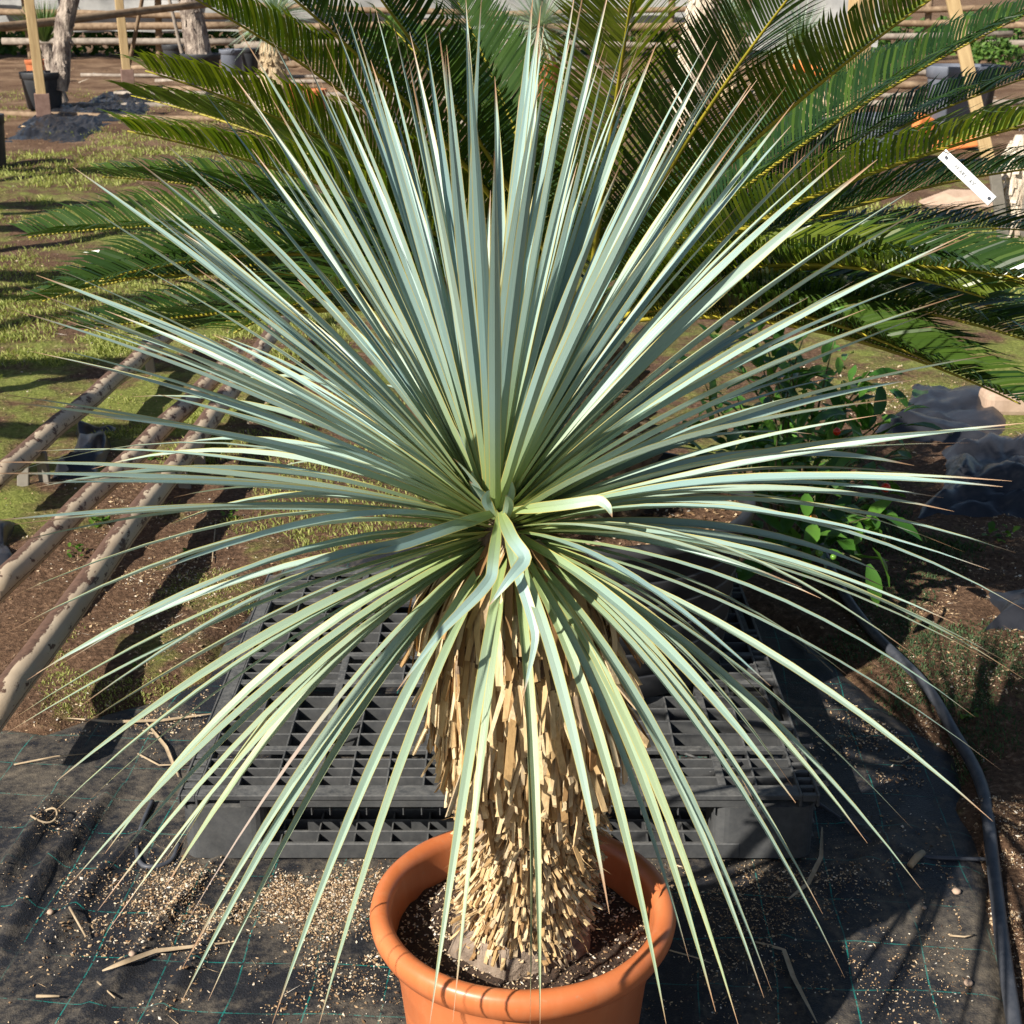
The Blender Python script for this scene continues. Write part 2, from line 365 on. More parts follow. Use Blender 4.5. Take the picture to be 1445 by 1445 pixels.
M['sleeve'] = simple('brown_block_footing', (0.16, 0.095, 0.075), (0.25, 0.16, 0.13), 12, 0.9, 0.3)
M['bark'] = simple('rough_bark', (0.13, 0.10, 0.085), (0.46, 0.385, 0.32), 9, 0.95, 1.0, 0.03, (1.6, 1.6, 0.7), lo=0.38, hi=0.62)
M['palebark'] = simple('pale_shaggy_bark', (0.30, 0.22, 0.16), (0.78, 0.68, 0.55), 9, 0.95, 1.0, 0.03, (1.6, 1.6, 0.5), lo=0.34, hi=0.58)
M['skirt'] = simple('dry_skirt', (0.38, 0.27, 0.15), (0.66, 0.53, 0.36), 14, 0.9, 0.8, 0.03, (2.5, 2.5, 0.4))
M['stake'] = simple('grey_stake', (0.16, 0.145, 0.125), (0.30, 0.275, 0.24), 10, 0.85, 0.3)
def leafy(name, c1, c2, tr=0.2, rough=0.4, spec=0.5):
    m, nt, b = new_mat(name); c = ramp(nt, rnd_value(nt), [(0, c1), (1, c2)])
    nt.links.new(c, b.inputs['Base Color']); b.inputs['Roughness'].default_value = rough; b.inputs['Specular IOR Level'].default_value = spec
    translucent(m, nt, b, tr, mix(nt, 1.0, c, (1.5, 1.6, 0.6), 'MULTIPLY')); return m
M['cycad_leaf'] = leafy('cycad_leaflet', (0.016, 0.045, 0.012), (0.06, 0.11, 0.016), 0.25, 0.27, 0.6)
M['cycad_leaf_old'] = leafy('cycad_leaflet_yellow', (0.075, 0.125, 0.012), (0.16, 0.19, 0.02), 0.35, 0.32, 0.5)
M['rachis'] = simple('cycad_rachis', (0.22, 0.21, 0.02), (0.42, 0.34, 0.035), 14, 0.45, 0.1)
M['caudex'] = simple('cycad_caudex', (0.06, 0.04, 0.025), (0.2, 0.14, 0.085), 30, 0.9, 0.8, 0.01)
M['grass'] = leafy('grass_blades', (0.14, 0.18, 0.03), (0.44, 0.46, 0.15), 0.25, 0.6, 0.2)
M['weed'] = leafy('weed_leaf', (0.035, 0.10, 0.012), (0.12, 0.22, 0.03), 0.3, 0.5, 0.3)
M['weeddark'] = leafy('fern_weed', (0.03, 0.065, 0.03), (0.085, 0.13, 0.055), 0.2, 0.7, 0.2)
M['bushleaf'] = leafy('bush_leaf', (0.03, 0.105, 0.014), (0.115, 0.26, 0.04), 0.25, 0.35, 0.5)
M['twig'] = simple('green_twig', (0.07, 0.08, 0.03), (0.14, 0.13, 0.06), 30, 0.7, 0.1)
M['berry'] = simple('red_berry', (0.62, 0.022, 0.008), (0.75, 0.05, 0.012), 10, 0.2, 0, spec=0.6)
M['berryorange'] = simple('orange_berry', (0.75, 0.20, 0.02), (0.80, 0.28, 0.03), 10, 0.25, 0, spec=0.6)
M['berrygreen'] = simple('green_berry', (0.11, 0.25, 0.03), (0.16, 0.32, 0.05), 10, 0.25, 0, spec=0.6)
M['straw'] = simple('dry_straw', (0.26, 0.19, 0.115), (0.48, 0.375, 0.25), 30, 0.8, 0.2, 0.002)
M['white'] = simple('white_plastic', (0.70, 0.72, 0.74), (0.80, 0.81, 0.82), 20, 0.35, 0)
M['ink'] = simple('ink', (0.03, 0.035, 0.05), (0.09, 0.10, 0.13), 40, 0.7, 0)
M['faryucca'] = leafy('pale_yucca_blade', (0.22, 0.31, 0.24), (0.42, 0.50, 0.40), 0.15, 0.5, 0.4)
M['fargreen'] = leafy('green_yucca_blade', (0.05, 0.11, 0.03), (0.15, 0.23, 0.07), 0.2, 0.5, 0.4)
M['orange'] = simple('orange_plastic', (0.70, 0.18, 0.05), (0.80, 0.28, 0.09), 9, 0.6, 0.2)
M['stone'] = simple('beige_stone', (0.36, 0.25, 0.18), (0.50, 0.37, 0.28), 12, 0.9, 0.4)
M['farbush'] = leafy('far_shrub_leaf', (0.035, 0.09, 0.015), (0.11, 0.20, 0.035), 0.2, 0.6, 0.3)

# ================================================================== SETTING
# --- ground: one sheet to the horizon; it sinks under the cloth and swells into low heaps beside it
edge_px = [(-900, 1100), (-300, 1050), (0, 1030), (60, 1040), (150, 1010), (230, 990), (300, 960), (350, 880), (420, 800), (600, 770), (800, 770), (960, 800), (1040, 850),
           (1120, 900), (1190, 960), (1250, 1010), (1320, 1060), (1350, 1150), (1370, 1250), (1395, 1380), (1415, 1500), (1430, 1900)]
edge = [gz(*p) for p in edge_px]
poly = [(p.x, p.y) for p in edge] + [(0.5, 0.2), (-3.5, 0.2)]
PX = np.array([p[0] for p in poly]); PY = np.array([p[1] for p in poly])
def poly_sd(x, y):
    """signed distance to the cloth outline, positive inside"""
    x = np.asarray(x, float); y = np.asarray(y, float); d = np.full(x.shape, 1e9); ins = np.zeros(x.shape, bool); n = len(PX)
    for i in range(n):
        x0, y0, x1, y1 = PX[i], PY[i], PX[(i + 1) % n], PY[(i + 1) % n]
        ex, ey = x1 - x0, y1 - y0; t = np.clip(((x - x0) * ex + (y - y0) * ey) / (ex * ex + ey * ey), 0, 1)
        d = np.minimum(d, np.hypot(x - x0 - t * ex, y - y0 - t * ey))
        c = ((y0 > y) != (y1 > y)) & (x < (x1 - x0) * (y - y0) / (y1 - y0 + 1e-12) + x0); ins ^= c
    return np.where(ins, d, -d)
_gx = np.arange(-4.5, 3.5, 0.02); _gy = np.arange(0.2, 5.5, 0.02); _SDG = poly_sd(*np.meshgrid(_gx, _gy))
def sd_at(x, y):
    i = (x + 4.5) / 0.02; j = (y - 0.2) / 0.02
    if not (0 <= i < len(_gx) - 1 and 0 <= j < len(_gy) - 1): return -1.0
    i0, j0 = int(i), int(j); a, b = i - i0, j - j0; g = _SDG
    return float((g[j0, i0] * (1 - a) + g[j0, i0 + 1] * a) * (1 - b) + (g[j0 + 1, i0] * (1 - a) + g[j0 + 1, i0 + 1] * a) * b)
def nz(x, y, s, o=0.0): return noise.noise(Vector((x * s + o, y * s - o, o * 0.7)))
def ground_z(x, y, sd):
    rough = 0.012 * nz(x, y, 9.0, 3.1) + 0.020 * nz(x, y, 2.6, 7.7) + 0.007 * nz(x, y, 27, 1.3)
    k = min(1.0, max(0.0, (-sd + 0.02 + 0.05 * nz(x, y, 7, 2)) / 0.10))
    far = min(1, max(0, (y - 8) / 10))
    return -0.035 * (1 - k) + k * (0.014 + rough * (1 + 1.2 * far)) if sd < 0.3 else -0.05
def spaced(a, b, n): return list(np.linspace(a, b, n, endpoint=False))
xs = [-250, -150, -90, -50, -30, -20, -15] + spaced(-12, -5, 22) + spaced(-5, -2.2, 42) + spaced(-2.2, 2.6, 150) + spaced(2.6, 5, 34) + spaced(5, 12, 18) + [12, 15, 20, 30, 50, 90, 150, 250]
ys = [-40, -15, -5, -1, 0.3] + spaced(1.0, 4.5, 120) + spaced(4.5, 9, 90) + spaced(9, 20, 70) + spaced(20, 40, 40) + [40, 46, 55, 70, 100, 160, 300]
XX, YY = np.meshgrid(xs, ys); SD = poly_sd(XX, YY)
gv = [(x, y, ground_z(x, y, s)) for x, y, s in zip(XX.ravel(), YY.ravel(), SD.ravel())]
W = len(xs); gf = [(j * W + i, j * W + i + 1, (j + 1) * W + i + 1, (j + 1) * W + i) for j in range(len(ys) - 1) for i in range(W - 1)]
ground = obj('ground', mk_mesh('ground', gv, gf), M['ground'], kind='structure')
ground['label'] = 'mossy brown nursery soil reaching back to the fence'
def gz_at(x, y): return ground_z(x, y, sd_at(x, y))

# --- woven weed cloth under pot and pallet, wrinkled
def fab_z(x, y):
    w = 0.006 * nz(x, y, 3.2, 5) + 0.003 * nz(x, y, 11, 9)
    # long creases running away from the camera on the left
    for (x0, y0, x1, y1, h, s) in CREASES:
        ex, ey = x1 - x0, y1 - y0; L = math.hypot(ex, ey); t = ((x - x0) * ex + (y - y0) * ey) / (L * L)
        if -0.1 < t < 1.1:
            d = ((x - x0) * ey - (y - y0) * ex) / L + 0.02 * nz(x, y, 4, 3)
            w += h * math.exp(-(d / s) ** 2) * max(0, math.sin(math.pi * min(1, max(0, (t + 0.1) / 1.2)))) ** 0.5
    return w
CREASES = []
for a, b, h, s in (((0, 1330), (150, 1120), 0.033, 0.018), ((60, 1340), (200, 1180), 0.024, 0.014), ((130, 1420), (330, 1200), 0.018, 0.014), ((0, 1250), (70, 1130), 0.030, 0.02),
                   ((210, 1440), (330, 1290), 0.018, 0.013), ((1000, 1400), (1150, 1290), 0.01, 0.014), ((1180, 1250), (1290, 1160), 0.012, 0.02), ((1150, 1140), (1300, 1215), 0.010, 0.012)):
    p, q = gz(*a), gz(*b); CREASES.append((p.x, p.y, q.x, q.y, h, s))
fx = np.arange(-2.4, 1.6, 0.016); fy = np.arange(1.2, 4.2, 0.016); FX, FY = np.meshgrid(fx, fy); FS = poly_sd(FX, FY)
FS = FS + 0.0
keep = FS > -0.09; idx = -np.ones(FX.shape, int); fv = []; fq = []
for j in range(len(fy)):
    for i in range(len(fx)):
        if keep[j, i]:
            idx[j, i] = len(fv); fv.append((fx[i], fy[j], fab_z(fx[i], fy[j]) - max(0, -FS[j, i]) * 0.45))
for j in range(len(fy) - 1):
    for i in range(len(fx) - 1):
        q = (idx[j, i], idx[j, i + 1], idx[j + 1, i + 1], idx[j + 1, i])
        if min(q) >= 0: fq.append(q)
cloth = obj('ground_fabric', mk_mesh('ground_fabric', fv, fq), M['fabric'], kind='structure')
cloth['label'] = 'black woven weed cloth with teal lines under pot and pallet'

# ================================================================== TERRACOTTA POT
POT = Vector((0.016, 1.81, 0.006)); RIM_Z = 0.365
pot = thing('plant_pot', POT, 'large terracotta coloured plastic pot in front of the black pallet', 'pot')
body_prof = [(0.150, 0.0), (0.158, 0.004), (0.163, 0.03), (0.186, 0.255), (0.1885, 0.262), (0.190, 0.285), (0.1925, 0.292), (0.1945, 0.315), (0.197, 0.318)]
v, f, u = [], [], []
seg = 96
for i, (r, z) in enumerate(body_prof):
    for k in range(seg):
        a = 2 * math.pi * k / seg
        flute = 0.0022 * (1 if (math.sin(a * 11) > 0.35) else 0) if 0.02 < z < 0.25 else 0
        rr = r - flute; v.append((rr * math.cos(a), rr * math.sin(a), z))
for i in range(len(body_prof) - 1):
    for k in range(seg): f.append((i * seg + k, i * seg + (k + 1) % seg, (i + 1) * seg + (k + 1) % seg, (i + 1) * seg + k))
f.append(tuple(range(seg - 1, -1, -1)))
obj('body', mk_mesh('body', v, f), M['terra'], pot)
lathe('rim', [(0.1972, 0.316), (0.208, 0.318), (0.217, 0.325), (0.2235, 0.338), (0.2255, 0.350), (0.223, 0.360), (0.217, 0.3655), (0.209, 0.367), (0.201, 0.3645), (0.1955, 0.359), (0.193, 0.350), (0.190, 0.32), (0.186, 0.26), (0.180, 0.2)], M['terra'], pot, 96)
# soil surface
SOIL = 0.300
sv = [(0, 0, SOIL + 0.01)]; sf = []
for i in range(1, 19):
    r = 0.1895 * i / 18
    for k in range(60):
        a = 2 * math.pi * k / 60; x, y = r * math.cos(a), r * math.sin(a)
        sv.append((x, y, SOIL + 0.010 * nz(x, y, 12, 2) + 0.007 * nz(x, y, 50, 4) + 0.012 * (1 - r / 0.19) + 0.018 * max(0, (x - 0.0) / 0.19) * max(0, -y / 0.19) * 2))
for k in range(60): sf.append((0, 1 + k, 1 + (k + 1) % 60))
for i in range(17):
    for k in range(60):
        a = 1 + i * 60; sf.append((a + k, a + 60 + k, a + 60 + (k + 1) % 60, a + (k + 1) % 60))
obj('soil', mk_mesh('soil', sv, sf), M['soil'], pot)

# chips: small irregular tetra/box bits, colour by attribute
def chip_vf(c, size, kind):
    ax = Vector((random.gauss(0, 1), random.gauss(0, 1), random.gauss(0, 0.35))).normalized(); b = ax.cross(Vector((random.gauss(0, .3), random.gauss(0, .3), 1))).normalized(); n = ax.cross(b)
    if kind == 0: l, w, h = size * random.uniform(0.6, 1.9), size * random.uniform(.35, 1.0), size * random.uniform(.15, .6)
    elif kind == 1: l, w, h = size * 0.5, size * 0.45, size * 0.45
    else: l, w, h = size * random.uniform(3, 9), size * .16, size * .12
    c = Vector(c)
    return [c + ax * l, c + b * w + n * h * .6, c - b * w + n * h * .5, c - ax * l * random.uniform(.6, 1), c + n * h * 1.3, c - n * h], \
           [(0, 1, 4), (1, 3, 4), (3, 2, 4), (2, 0, 4), (0, 5, 1), (1, 5, 3), (3, 5, 2), (2, 5, 0)]
def litter_rnd(bias=0.0):
    return min(0.995, max(0.0, random.betavariate(1.6, 1.4) + bias)) if random.random() > 0.06 else 0.99
mb = MB()
for _ in range(2600):
    r = 0.185 * math.sqrt(random.random()); a = random.uniform(0, 2 * math.pi); x, y = r * math.cos(a), r * math.sin(a)
    z = SOIL + 0.010 * nz(x, y, 12, 2) + 0.007 * nz(x, y, 50, 4) + 0.012 * (1 - r / 0.19) + 0.018 * max(0, (x - 0.0) / 0.19) * max(0, -y / 0.19) * 2
    pale = x > 0.02 and y < 0.03
    per = random.random() < (0.22 if pale else 0.07)
    mb.add(*chip_vf((x, y, z + 0.002), random.uniform(0.0012, 0.0032), 1 if per else 0), None, 0.99 if per else (random.random() * (0.75 if pale else 0.36)))
mb.build('soil_bits', M['litter'], pot, False, 'stuff')

# ================================================================== YUCCA
TB = Vector((POT.x - 0.002, POT.y - 0.004, 0.0))
yucca = thing('yucca_plant', (TB.x, TB.y, 0.31), 'tall blue-green yucca with shaggy tan trunk growing in the terracotta pot', 'yucca')
Yinv = Matrix.Translation(-Vector(yucca.location))
prof = [(0.27, 0.106), (0.315, 0.106), (0.335, 0.098), (0.36, 0.091), (0.42, 0.093), (0.50, 0.096), (0.56, 0.099), (0.62, 0.112), (0.68, 0.130), (0.74, 0.137), (0.80, 0.135), (0.85, 0.124), (0.885, 0.100), (0.91, 0.070), (0.95, 0.048), (0.985, 0.028), (1.0, 0.006)]
pz = np.array([p[0] for p in prof]); pr = np.array([p[1] for p in prof])
def trunk_c(z):  # slight lean of the trunk
    k = max(0, z - 0.31)
    return Vector((TB.x - 0.030 * (k / 0.69) ** 3 + 0.016 * math.sin(k * 4.6), TB.y, z))
def trunk_r(z): return float(np.interp(z, pz, pr))
v, f = [], []
zs = np.linspace(0.27, 1.0, 60); seg = 40
for i, z in enumerate(zs):
    c = trunk_c(z) - Vector(yucca.location)
    for k in range(seg):
        a = 2 * math.pi * k / seg; r = trunk_r(z) * (1 + 0.05 * nz(math.cos(a) * 2, z * 6 + math.sin(a) * 2, 2.0, 4)) - 0.008
        if z < 0.345: r += 0.008 + 0.012 * nz(math.cos(a) * 3, math.sin(a) * 3 + z * 20, 1.4, 8)
        v.append((c.x + r * math.cos(a), c.y + r * math.sin(a), z - yucca.location.z))
for i in range(len(zs) - 1):
    for k in range(seg): f.append((i * seg + k, i * seg + (k + 1) % seg, (i + 1) * seg + (k + 1) % seg, (i + 1) * seg + k))
st = obj('stem', mk_mesh('stem', v, f), M['stem'], yucca)
st.data.materials.append(M['foot'])
for p in st.data.polygons:
    if st.data.vertices[p.vertices[0]].co.z + yucca.location.z < 0.352: p.material_index = 1

# dry leaf bases: strips that hang (upper part) and stubs that stick out (lower part)
def strip_mesh(L, w, th, curl, taper, name):
    n = 3; v = []; f = []
    for i in range(n + 1):
        k = i / n; x = -L * k; ww = w * (1 - taper * k) * 0.5; z = curl * k * k * L; jag = 0
        t2 = th * 0.5
        e = L * 0.07
        for (sx, sy) in ((-1, -1), (1, -1), (1, 1), (-1, 1)):
            dx = (random.uniform(-e, e) if i == n else 0)
            v.append((x + dx, sx * ww, z + sy * t2 + (0.15 * ww if sx else 0)))
    for i in range(n):
        b = i * 4
        for k in range(4): f.append((b + k, b + (k + 1) % 4, b + 4 + (k + 1) % 4, b + 4 + k))
    f.append((n * 4, n * 4 + 1, n * 4 + 2, n * 4 + 3)); f.append((3, 2, 1, 0))
    return mk_mesh(name, v, f, None, False, [0.0] * len(v))
LONG = [strip_mesh(random.uniform(0.055, 0.10), random.uniform(0.006, 0.0105), random.uniform(0.0014, 0.0028), random.uniform(-0.14, 0.12), random.uniform(0.0, 0.45), 'dry_leaf_base') for _ in range(12)]
STUB = [strip_mesh(random.uniform(0.016, 0.036), random.uniform(0.003, 0.007), random.uniform(0.0016, 0.003), random.uniform(-0.25, 0.25), random.uniform(-0.2, 0.3), 'dry_leaf_base') for _ in range(12)]
for me in LONG + STUB: me.materials.append(M['dry'])
def place_mat(z, a, tilt, roll, yaw, sink):
    c = trunk_c(z); out = Vector((math.cos(a), math.sin(a), 0)); tan = Vector((-math.sin(a), math.cos(a), 0)); upv = Vector((0, 0, 1))
    d = (-upv * math.cos(tilt) + out * math.sin(tilt)); d = (d + tan * yaw).normalized()      # the way the strip points
    X = -d; Yv = (tan - d * tan.dot(d)).normalized(); Z = X.cross(Yv).normalized()
    if Z.dot(out) < 0: Yv = -Yv; Z = X.cross(Yv)
    q = Matrix((X, Yv, Z)).transposed().to_4x4() @ Matrix.Rotation(roll, 4, 'X')
    return Matrix.Translation(c + out * (trunk_r(z) - sink)) @ q
cands = []
z = 0.905
while z > 0.345:
    up = min(1, max(0, (z - 0.56) / 0.14)); r = trunk_r(z); sp = 0.0050 + 0.0018 * up
    n = int(2 * math.pi * r / sp); a0 = random.random() * 6.28
    for k in range(n):
        a = a0 + 2 * math.pi * (k + random.uniform(-.4, .4)) / n
        zz = z + random.uniform(-0.011, 0.011)
        long_ = random.random() < up
        if long_: tilt = random.gauss(0.09, 0.06); me = random.choice(LONG); sc = random.uniform(0.75, 1.15) * (0.75 + 0.35 * up)
        else: tilt = random.gauss(0.72, 0.2) * (1 - 0.35 * up); me = random.choice(STUB); sc = random.uniform(0.75, 1.2)
        if random.random() < 0.04: tilt += 0.5
        Mx = place_mat(zz, a, tilt, random.gauss(0, 0.30), random.gauss(0, 0.14), 0.008 if long_ else 0.012) @ Matrix.Scale(sc, 4)
        cands.append((me, Mx, a, long_))
    z -= 0.0115 + 0.008 * up
front = [c for c in cands if math.sin(c[2]) < -0.25 and c[1].translation.z < 0.875]
front.sort(key=lambda c: -(c[0].vertices[-1].co.x ** 2) * (c[1].to_scale().x ** 2) * (1.0 if c[3] else 0.8) - random.random() * 0.002)
chosen = set(id(c) for c in front[:296]); mb = MB()
for c in cands:
    me, Mx = c[0], c[1]
    if id(c) in chosen:
        o = bpy.data.objects.new('dry_leaf_base', me); COL.objects.link(o); o.parent = yucca; o.matrix_local = Yinv @ Mx
    else:
        T = Yinv @ Mx; mb.add([T @ vv.co for vv in me.vertices], [tuple(p.vertices) for p in me.polygons], None, random.random())
mb.build('dry_leaf_bases', M['dry'], yucca, False, 'stuff')
# long dry strips bending over the shoulder under the crown
mb = MB()
for i in range(230):
    a = i * 2.39996 + random.gauss(0, .2); c = trunk_c(0.9); o = Vector((math.cos(a), math.sin(a), 0)); zt = random.uniform(0.885, 0.955); ze = random.uniform(0.775, 0.865); r1 = trunk_r(ze) + random.uniform(0.0, 0.012)
    tn_ = Vector((-o.y, o.x, 0)); p0 = Vector((c.x, c.y, zt)) + o * 0.042; p2 = Vector((c.x, c.y, ze)) + o * r1 + tn_ * random.gauss(0, .010); p1 = Vector((c.x, c.y, 0.5 * (zt + 0.90))) + o * r1 * random.uniform(0.8, 1.0)
    v, f, u = blade_vf([Yinv @ p for p in bez(p0, p1, p2, 7)], lambda k, w=random.uniform(.008, .015): w * (1 - .25 * k), o + Vector((0, 0, .6)), random.uniform(-.2, .5), 0, random.gauss(0, .5)); mb.add(v, f, u, random.uniform(0.0, 0.8))
mb.build('shoulder_strips', M['dry'], yucca, True, 'stuff')
# frayed fibres on the lower trunk
mb = MB()
for _ in range(900):
    z = random.uniform(0.34, 0.66); a = random.uniform(0, 6.283); c = trunk_c(z); out = Vector((math.cos(a), math.sin(a), random.uniform(-.8, .4))).normalized()
    p0 = c + Vector((math.cos(a), math.sin(a), 0)) * (trunk_r(z) - 0.002); L = random.uniform(0.012, 0.034)
    s = Vector((random.gauss(0, 1), random.gauss(0, 1), random.gauss(0, 1))).normalized() * 0.0006
    p1 = p0 + out * L * 0.6; p2 = p0 + out * L + Vector((random.gauss(0, .004), random.gauss(0, .004), random.gauss(-.003, .005)))
    T = Yinv; mb.add([T @ (p0 - s), T @ (p0 + s), T @ (p1 + s), T @ (p1 - s), T @ p2], [(0, 1, 2, 3), (3, 2, 4)], None, random.uniform(0.5, 0.95))
mb.build('fibres', M['dry'], yucca, False, 'stuff')

# leaves -----------------------------------------------------------------
HEART = trunk_c(1.0) + Vector((-0.012, 0, 0.0))
def leaf_w(wmax):
    def w(k):
        if k < 0.08: return wmax * (1.25 - 3.75 * k)
        if k < 0.45: return wmax * (0.95 + 0.05 * (k - 0.10) / 0.35)
        return wmax * max(0.03, (1 - ((k - 0.45) / 0.55) ** 1.7))
    return w
def add_leaf(tip, bow=None, age=None, wmax=None, twist=None, dead=0.0, n=13):
    d = tip - HEART; L = d.length; dn = d / L; elev = math.asin(max(-1, min(1, dn.z)))
    az = math.atan2(d.y, d.x); k = min(1, max(0, (elev + 1.0) / 2.4))
    zo = 0.925 + 0.09 * k; ro = 0.050 * (1 - 0.75 * k)
    c = trunk_c(zo); O = Vector((c.x - 0.010 * k + ro * math.cos(az), c.y + ro * math.sin(az), zo))
    ch = tip - O; side = ch.cross(Vector((0, 0, 1)))
    if side.length < 1e-3: side = Vector((1, 0, 0))
    side.normalize(); nrm = side.cross(ch).normalized()
    if nrm.z < 0: nrm = -nrm
    if bow is None: bow = (0.03 + 0.14 * max(0, math.cos(elev)) ** 2) * ch.length * random.uniform(0.55, 1.35) * 0.75 * (1.35 if elev < 0.1 else 0.55)
    p1 = O + ch * 0.46 + nrm * bow * 1.25 + side * random.gauss(0, 0.012)
    if elev < 0.05:      # old leaves come out sideways over the shoulder of the trunk, then hang
        k2 = min(1, (0.05 - elev) / 0.5); hd = Vector((math.cos(az), math.sin(az), 0)); hl = math.hypot(ch.x, ch.y)
        p1 = p1.lerp(O + hd * max(0.155, 0.53 * hl) + Vector((0, 0, 0.25 * ch.z + 0.02)), k2)
    pts = bez(O, p1, tip, n - 1)
    if twist is None: twist = random.gauss(0, 0.55)
    wm = wmax or random.uniform(0.0125, 0.0185)
    vv, ff, uv = blade2_vf(pts, leaf_w(wm), nrm, random.uniform(0.25, 0.75), twist * 0.3, twist)
    vv = [Yinv @ p for p in vv]
    o = obj('leaf', mk_mesh('leaf', vv, ff, uv), M['yleaf'], yucca)
    if age is None: age = min(1, max(0, (0.05 - elev) * 0.75 + random.gauss(0.02, 0.14)))
    o['age'] = float(age); o['dead'] = float(dead); return o
tips_far = [(169, 208), (197, 264), (84, 267), (293, 257), (48, 366), (51, 388), (181, 367), (267, 165), (271, 108), (330, 108), (378, 45), (425, 68), (468, 23), (523, 85), (528, 5), (555, 33), (578, 45),
            (600, 45), (657, -5), (680, -10), (698, 108), (360, 148), (410, 150), (355, 210), (555, 150), (752, -4), (763, 8), (768, 33), (805, 54), (855, 59), (897, 2), (910, 38), (927, 60),
            (890, 113), (949, 148), (1012, 58), (1054, 45), (1068, 113), (1084, 148), (1121, 144), (1168, 221), (1218, 141), (1238, 225), (1312, 288), (1322, 247), (1040, 195), (1087, 211),
            (1060, 117), (866, 218), (1025, 288), (1185, 519), (1052, 477), (183, 560), (249, 626), (1295, 535), (1290, 657), (1272, 849), (1242, 807), (229, 745), (300, 470), (260, 330), (420, 395), (1140, 420), (640, 150), (830, 160)]
tips_near = [(8, 434), (20, 402), (40, 421), (43, 429), (88, 506), (113, 585), (-2, 556), (-3, 566), (-14, 652), (-16, 668), (93, 677), (43, 682), (-12, 735), (20, 740), (-2, 850), (3, 896), (38, 960),
             (203, 813), (10, 1034), (106, 1030), (100, 1006), (90, 935), (80, 1102), (70, 1152), (105, 1149), (102, 1244), (155, 1225), (138, 1285), (150, 1317), (294, 1412), (384, 1445), (450, 1447),
             (606, 1447), (639, 1442), (748, 1452), (762, 1450), (860, 1290), (940, 1445), (973, 1358), (1010, 1428), (1043, 1450), (1078, 1408), (1161, 1290), (1192, 1380), (1123, 1133), (1224, 1190),
             (1287, 1169), (1300, 1255), (1401, 1159), (1414, 1088), (1445, 958), (1447, 861), (1433, 780), (1396, 804), (1361, 779), (1351, 881), (1131, 829), (1299, 931), (1400, 933), (1376, 1012),
             (1087, 968), (1447, 604), (1368, 625), (1428, 679), (1415, 687), (1430, 496), (1277, 562), (1324, 437), (1360, 415), (1370, 327), (1373, 332), (660, 48), (628, 73), (770, 100), (197, 283),
             (698, 213), (875, 233), (1090, 130), (969, 163)]
def tip_point(px, py, L, near):
    d = ray(px, py); t0 = (HEART - CAM).dot(d); d0 = ((CAM + d * t0) - HEART).length
    off = math.sqrt(max(0, L * L - d0 * d0)) if d0 < L else 0.0
    return CAM + d * (t0 + (-off if near else off))
for p in tips_far:
    add_leaf(tip_point(*p, random.uniform(0.60, 0.70), False), wmax=random.uniform(0.015, 0.0215))
for p in tips_near:
    low = p[1] > 750
    add_leaf(tip_point(*p, random.uniform(0.64, 0.72) if not low else random.uniform(0.60, 0.68), True), wmax=random.uniform(0.0105, 0.0145) if low else random.uniform(0.013, 0.018))
add_leaf(tip_point(258, 1311, 0.66, True), dead=1.0)
# fill: spread over the crown by a golden-angle spiral, none straight at the camera
to_cam = (CAM - HEART).normalized(); n_fill = 0; i = 0
while n_fill < 128 and i < 600:
    i += 1; k = (i * 0.754877) % 1.0; el = math.radians(-52 + 132 * k ** 0.85) ; az = i * 2.39996
    d = Vector((math.cos(el) * math.cos(az), math.cos(el) * math.sin(az), math.sin(el)))
    if d.dot(to_cam) > 0.62: continue
    L = random.uniform(0.42, 0.66) if random.random() < 0.5 else random.uniform(0.58, 0.7)
    if el < -0.5 and d.y > 0: continue
    if el < -0.15 and d.y < -0.2 and abs(d.x) < 0.45: continue
    add_leaf(HEART + d * L + Vector((random.gauss(0, .02), random.gauss(0, .02), random.gauss(0, .02) - 0.05 * max(0, math.cos(el)))), wmax=random.uniform(0.011, 0.016)); n_fill += 1
# short inner leaves round the heart
for i in range(44):
    az = i * 2.39996; el = math.radians(random.uniform(20, 86)); d = Vector((math.cos(el) * math.cos(az), math.cos(el) * math.sin(az), math.sin(el)))
    add_leaf(HEART + d * (random.uniform(0.10, 0.34) if d.dot(to_cam) < 0.7 else random.uniform(0.05, 0.11)), wmax=random.uniform(0.011, 0.019), age=random.uniform(0, 0.45), bow=random.uniform(0, 0.012), n=9)
# bent, kinked leaves in front of the heart
def kinked(pp, wmax, age=0.0):
    pts0 = [CAM + ray(x, y) * dd for x, y, dd in pp]; pts = []
    for a, b in zip(pts0[:-1], pts0[1:]):
        for k in range(5): pts.append(a.lerp(b, k / 5))
    pts.append(pts0[-1])
    for _ in range(2): pts = [pts[0]] + [(pts[i - 1] + pts[i] * 2 + pts[i + 1]) * 0.25 for i in range(1, len(pts) - 1)] + [pts[-1]]
    vv, ff, uv = blade2_vf(pts, (lambda k: wmax * (min(1, 0.45 + 4 * k) if k < 0.5 else max(0.03, 1 - ((k - 0.5) / 0.5) ** 1.7))), (CAM - pts[len(pts) // 2]).normalized(), 0.2, 0.0, random.gauss(0, 0.5))
    o = obj('leaf', mk_mesh('leaf', [Yinv @ p for p in vv], ff, uv), M['yleaf'], yucca); o['age'] = age; o['dead'] = 0.0
kinked([(706, 722, 1.90), (722, 760, 1.77), (744, 788, 1.75), (720, 815, 1.73), (690, 855, 1.73)], 0.017)
kinked([(704, 728, 1.90), (696, 790, 1.77), (694, 815, 1.75), (676, 838, 1.73), (618, 895, 1.70), (560, 975, 1.68)], 0.015)
kinked([(712, 730, 1.90), (728, 800, 1.76), (748, 860, 1.74), (757, 900, 1.73), (738, 985, 1.74)], 0.014)
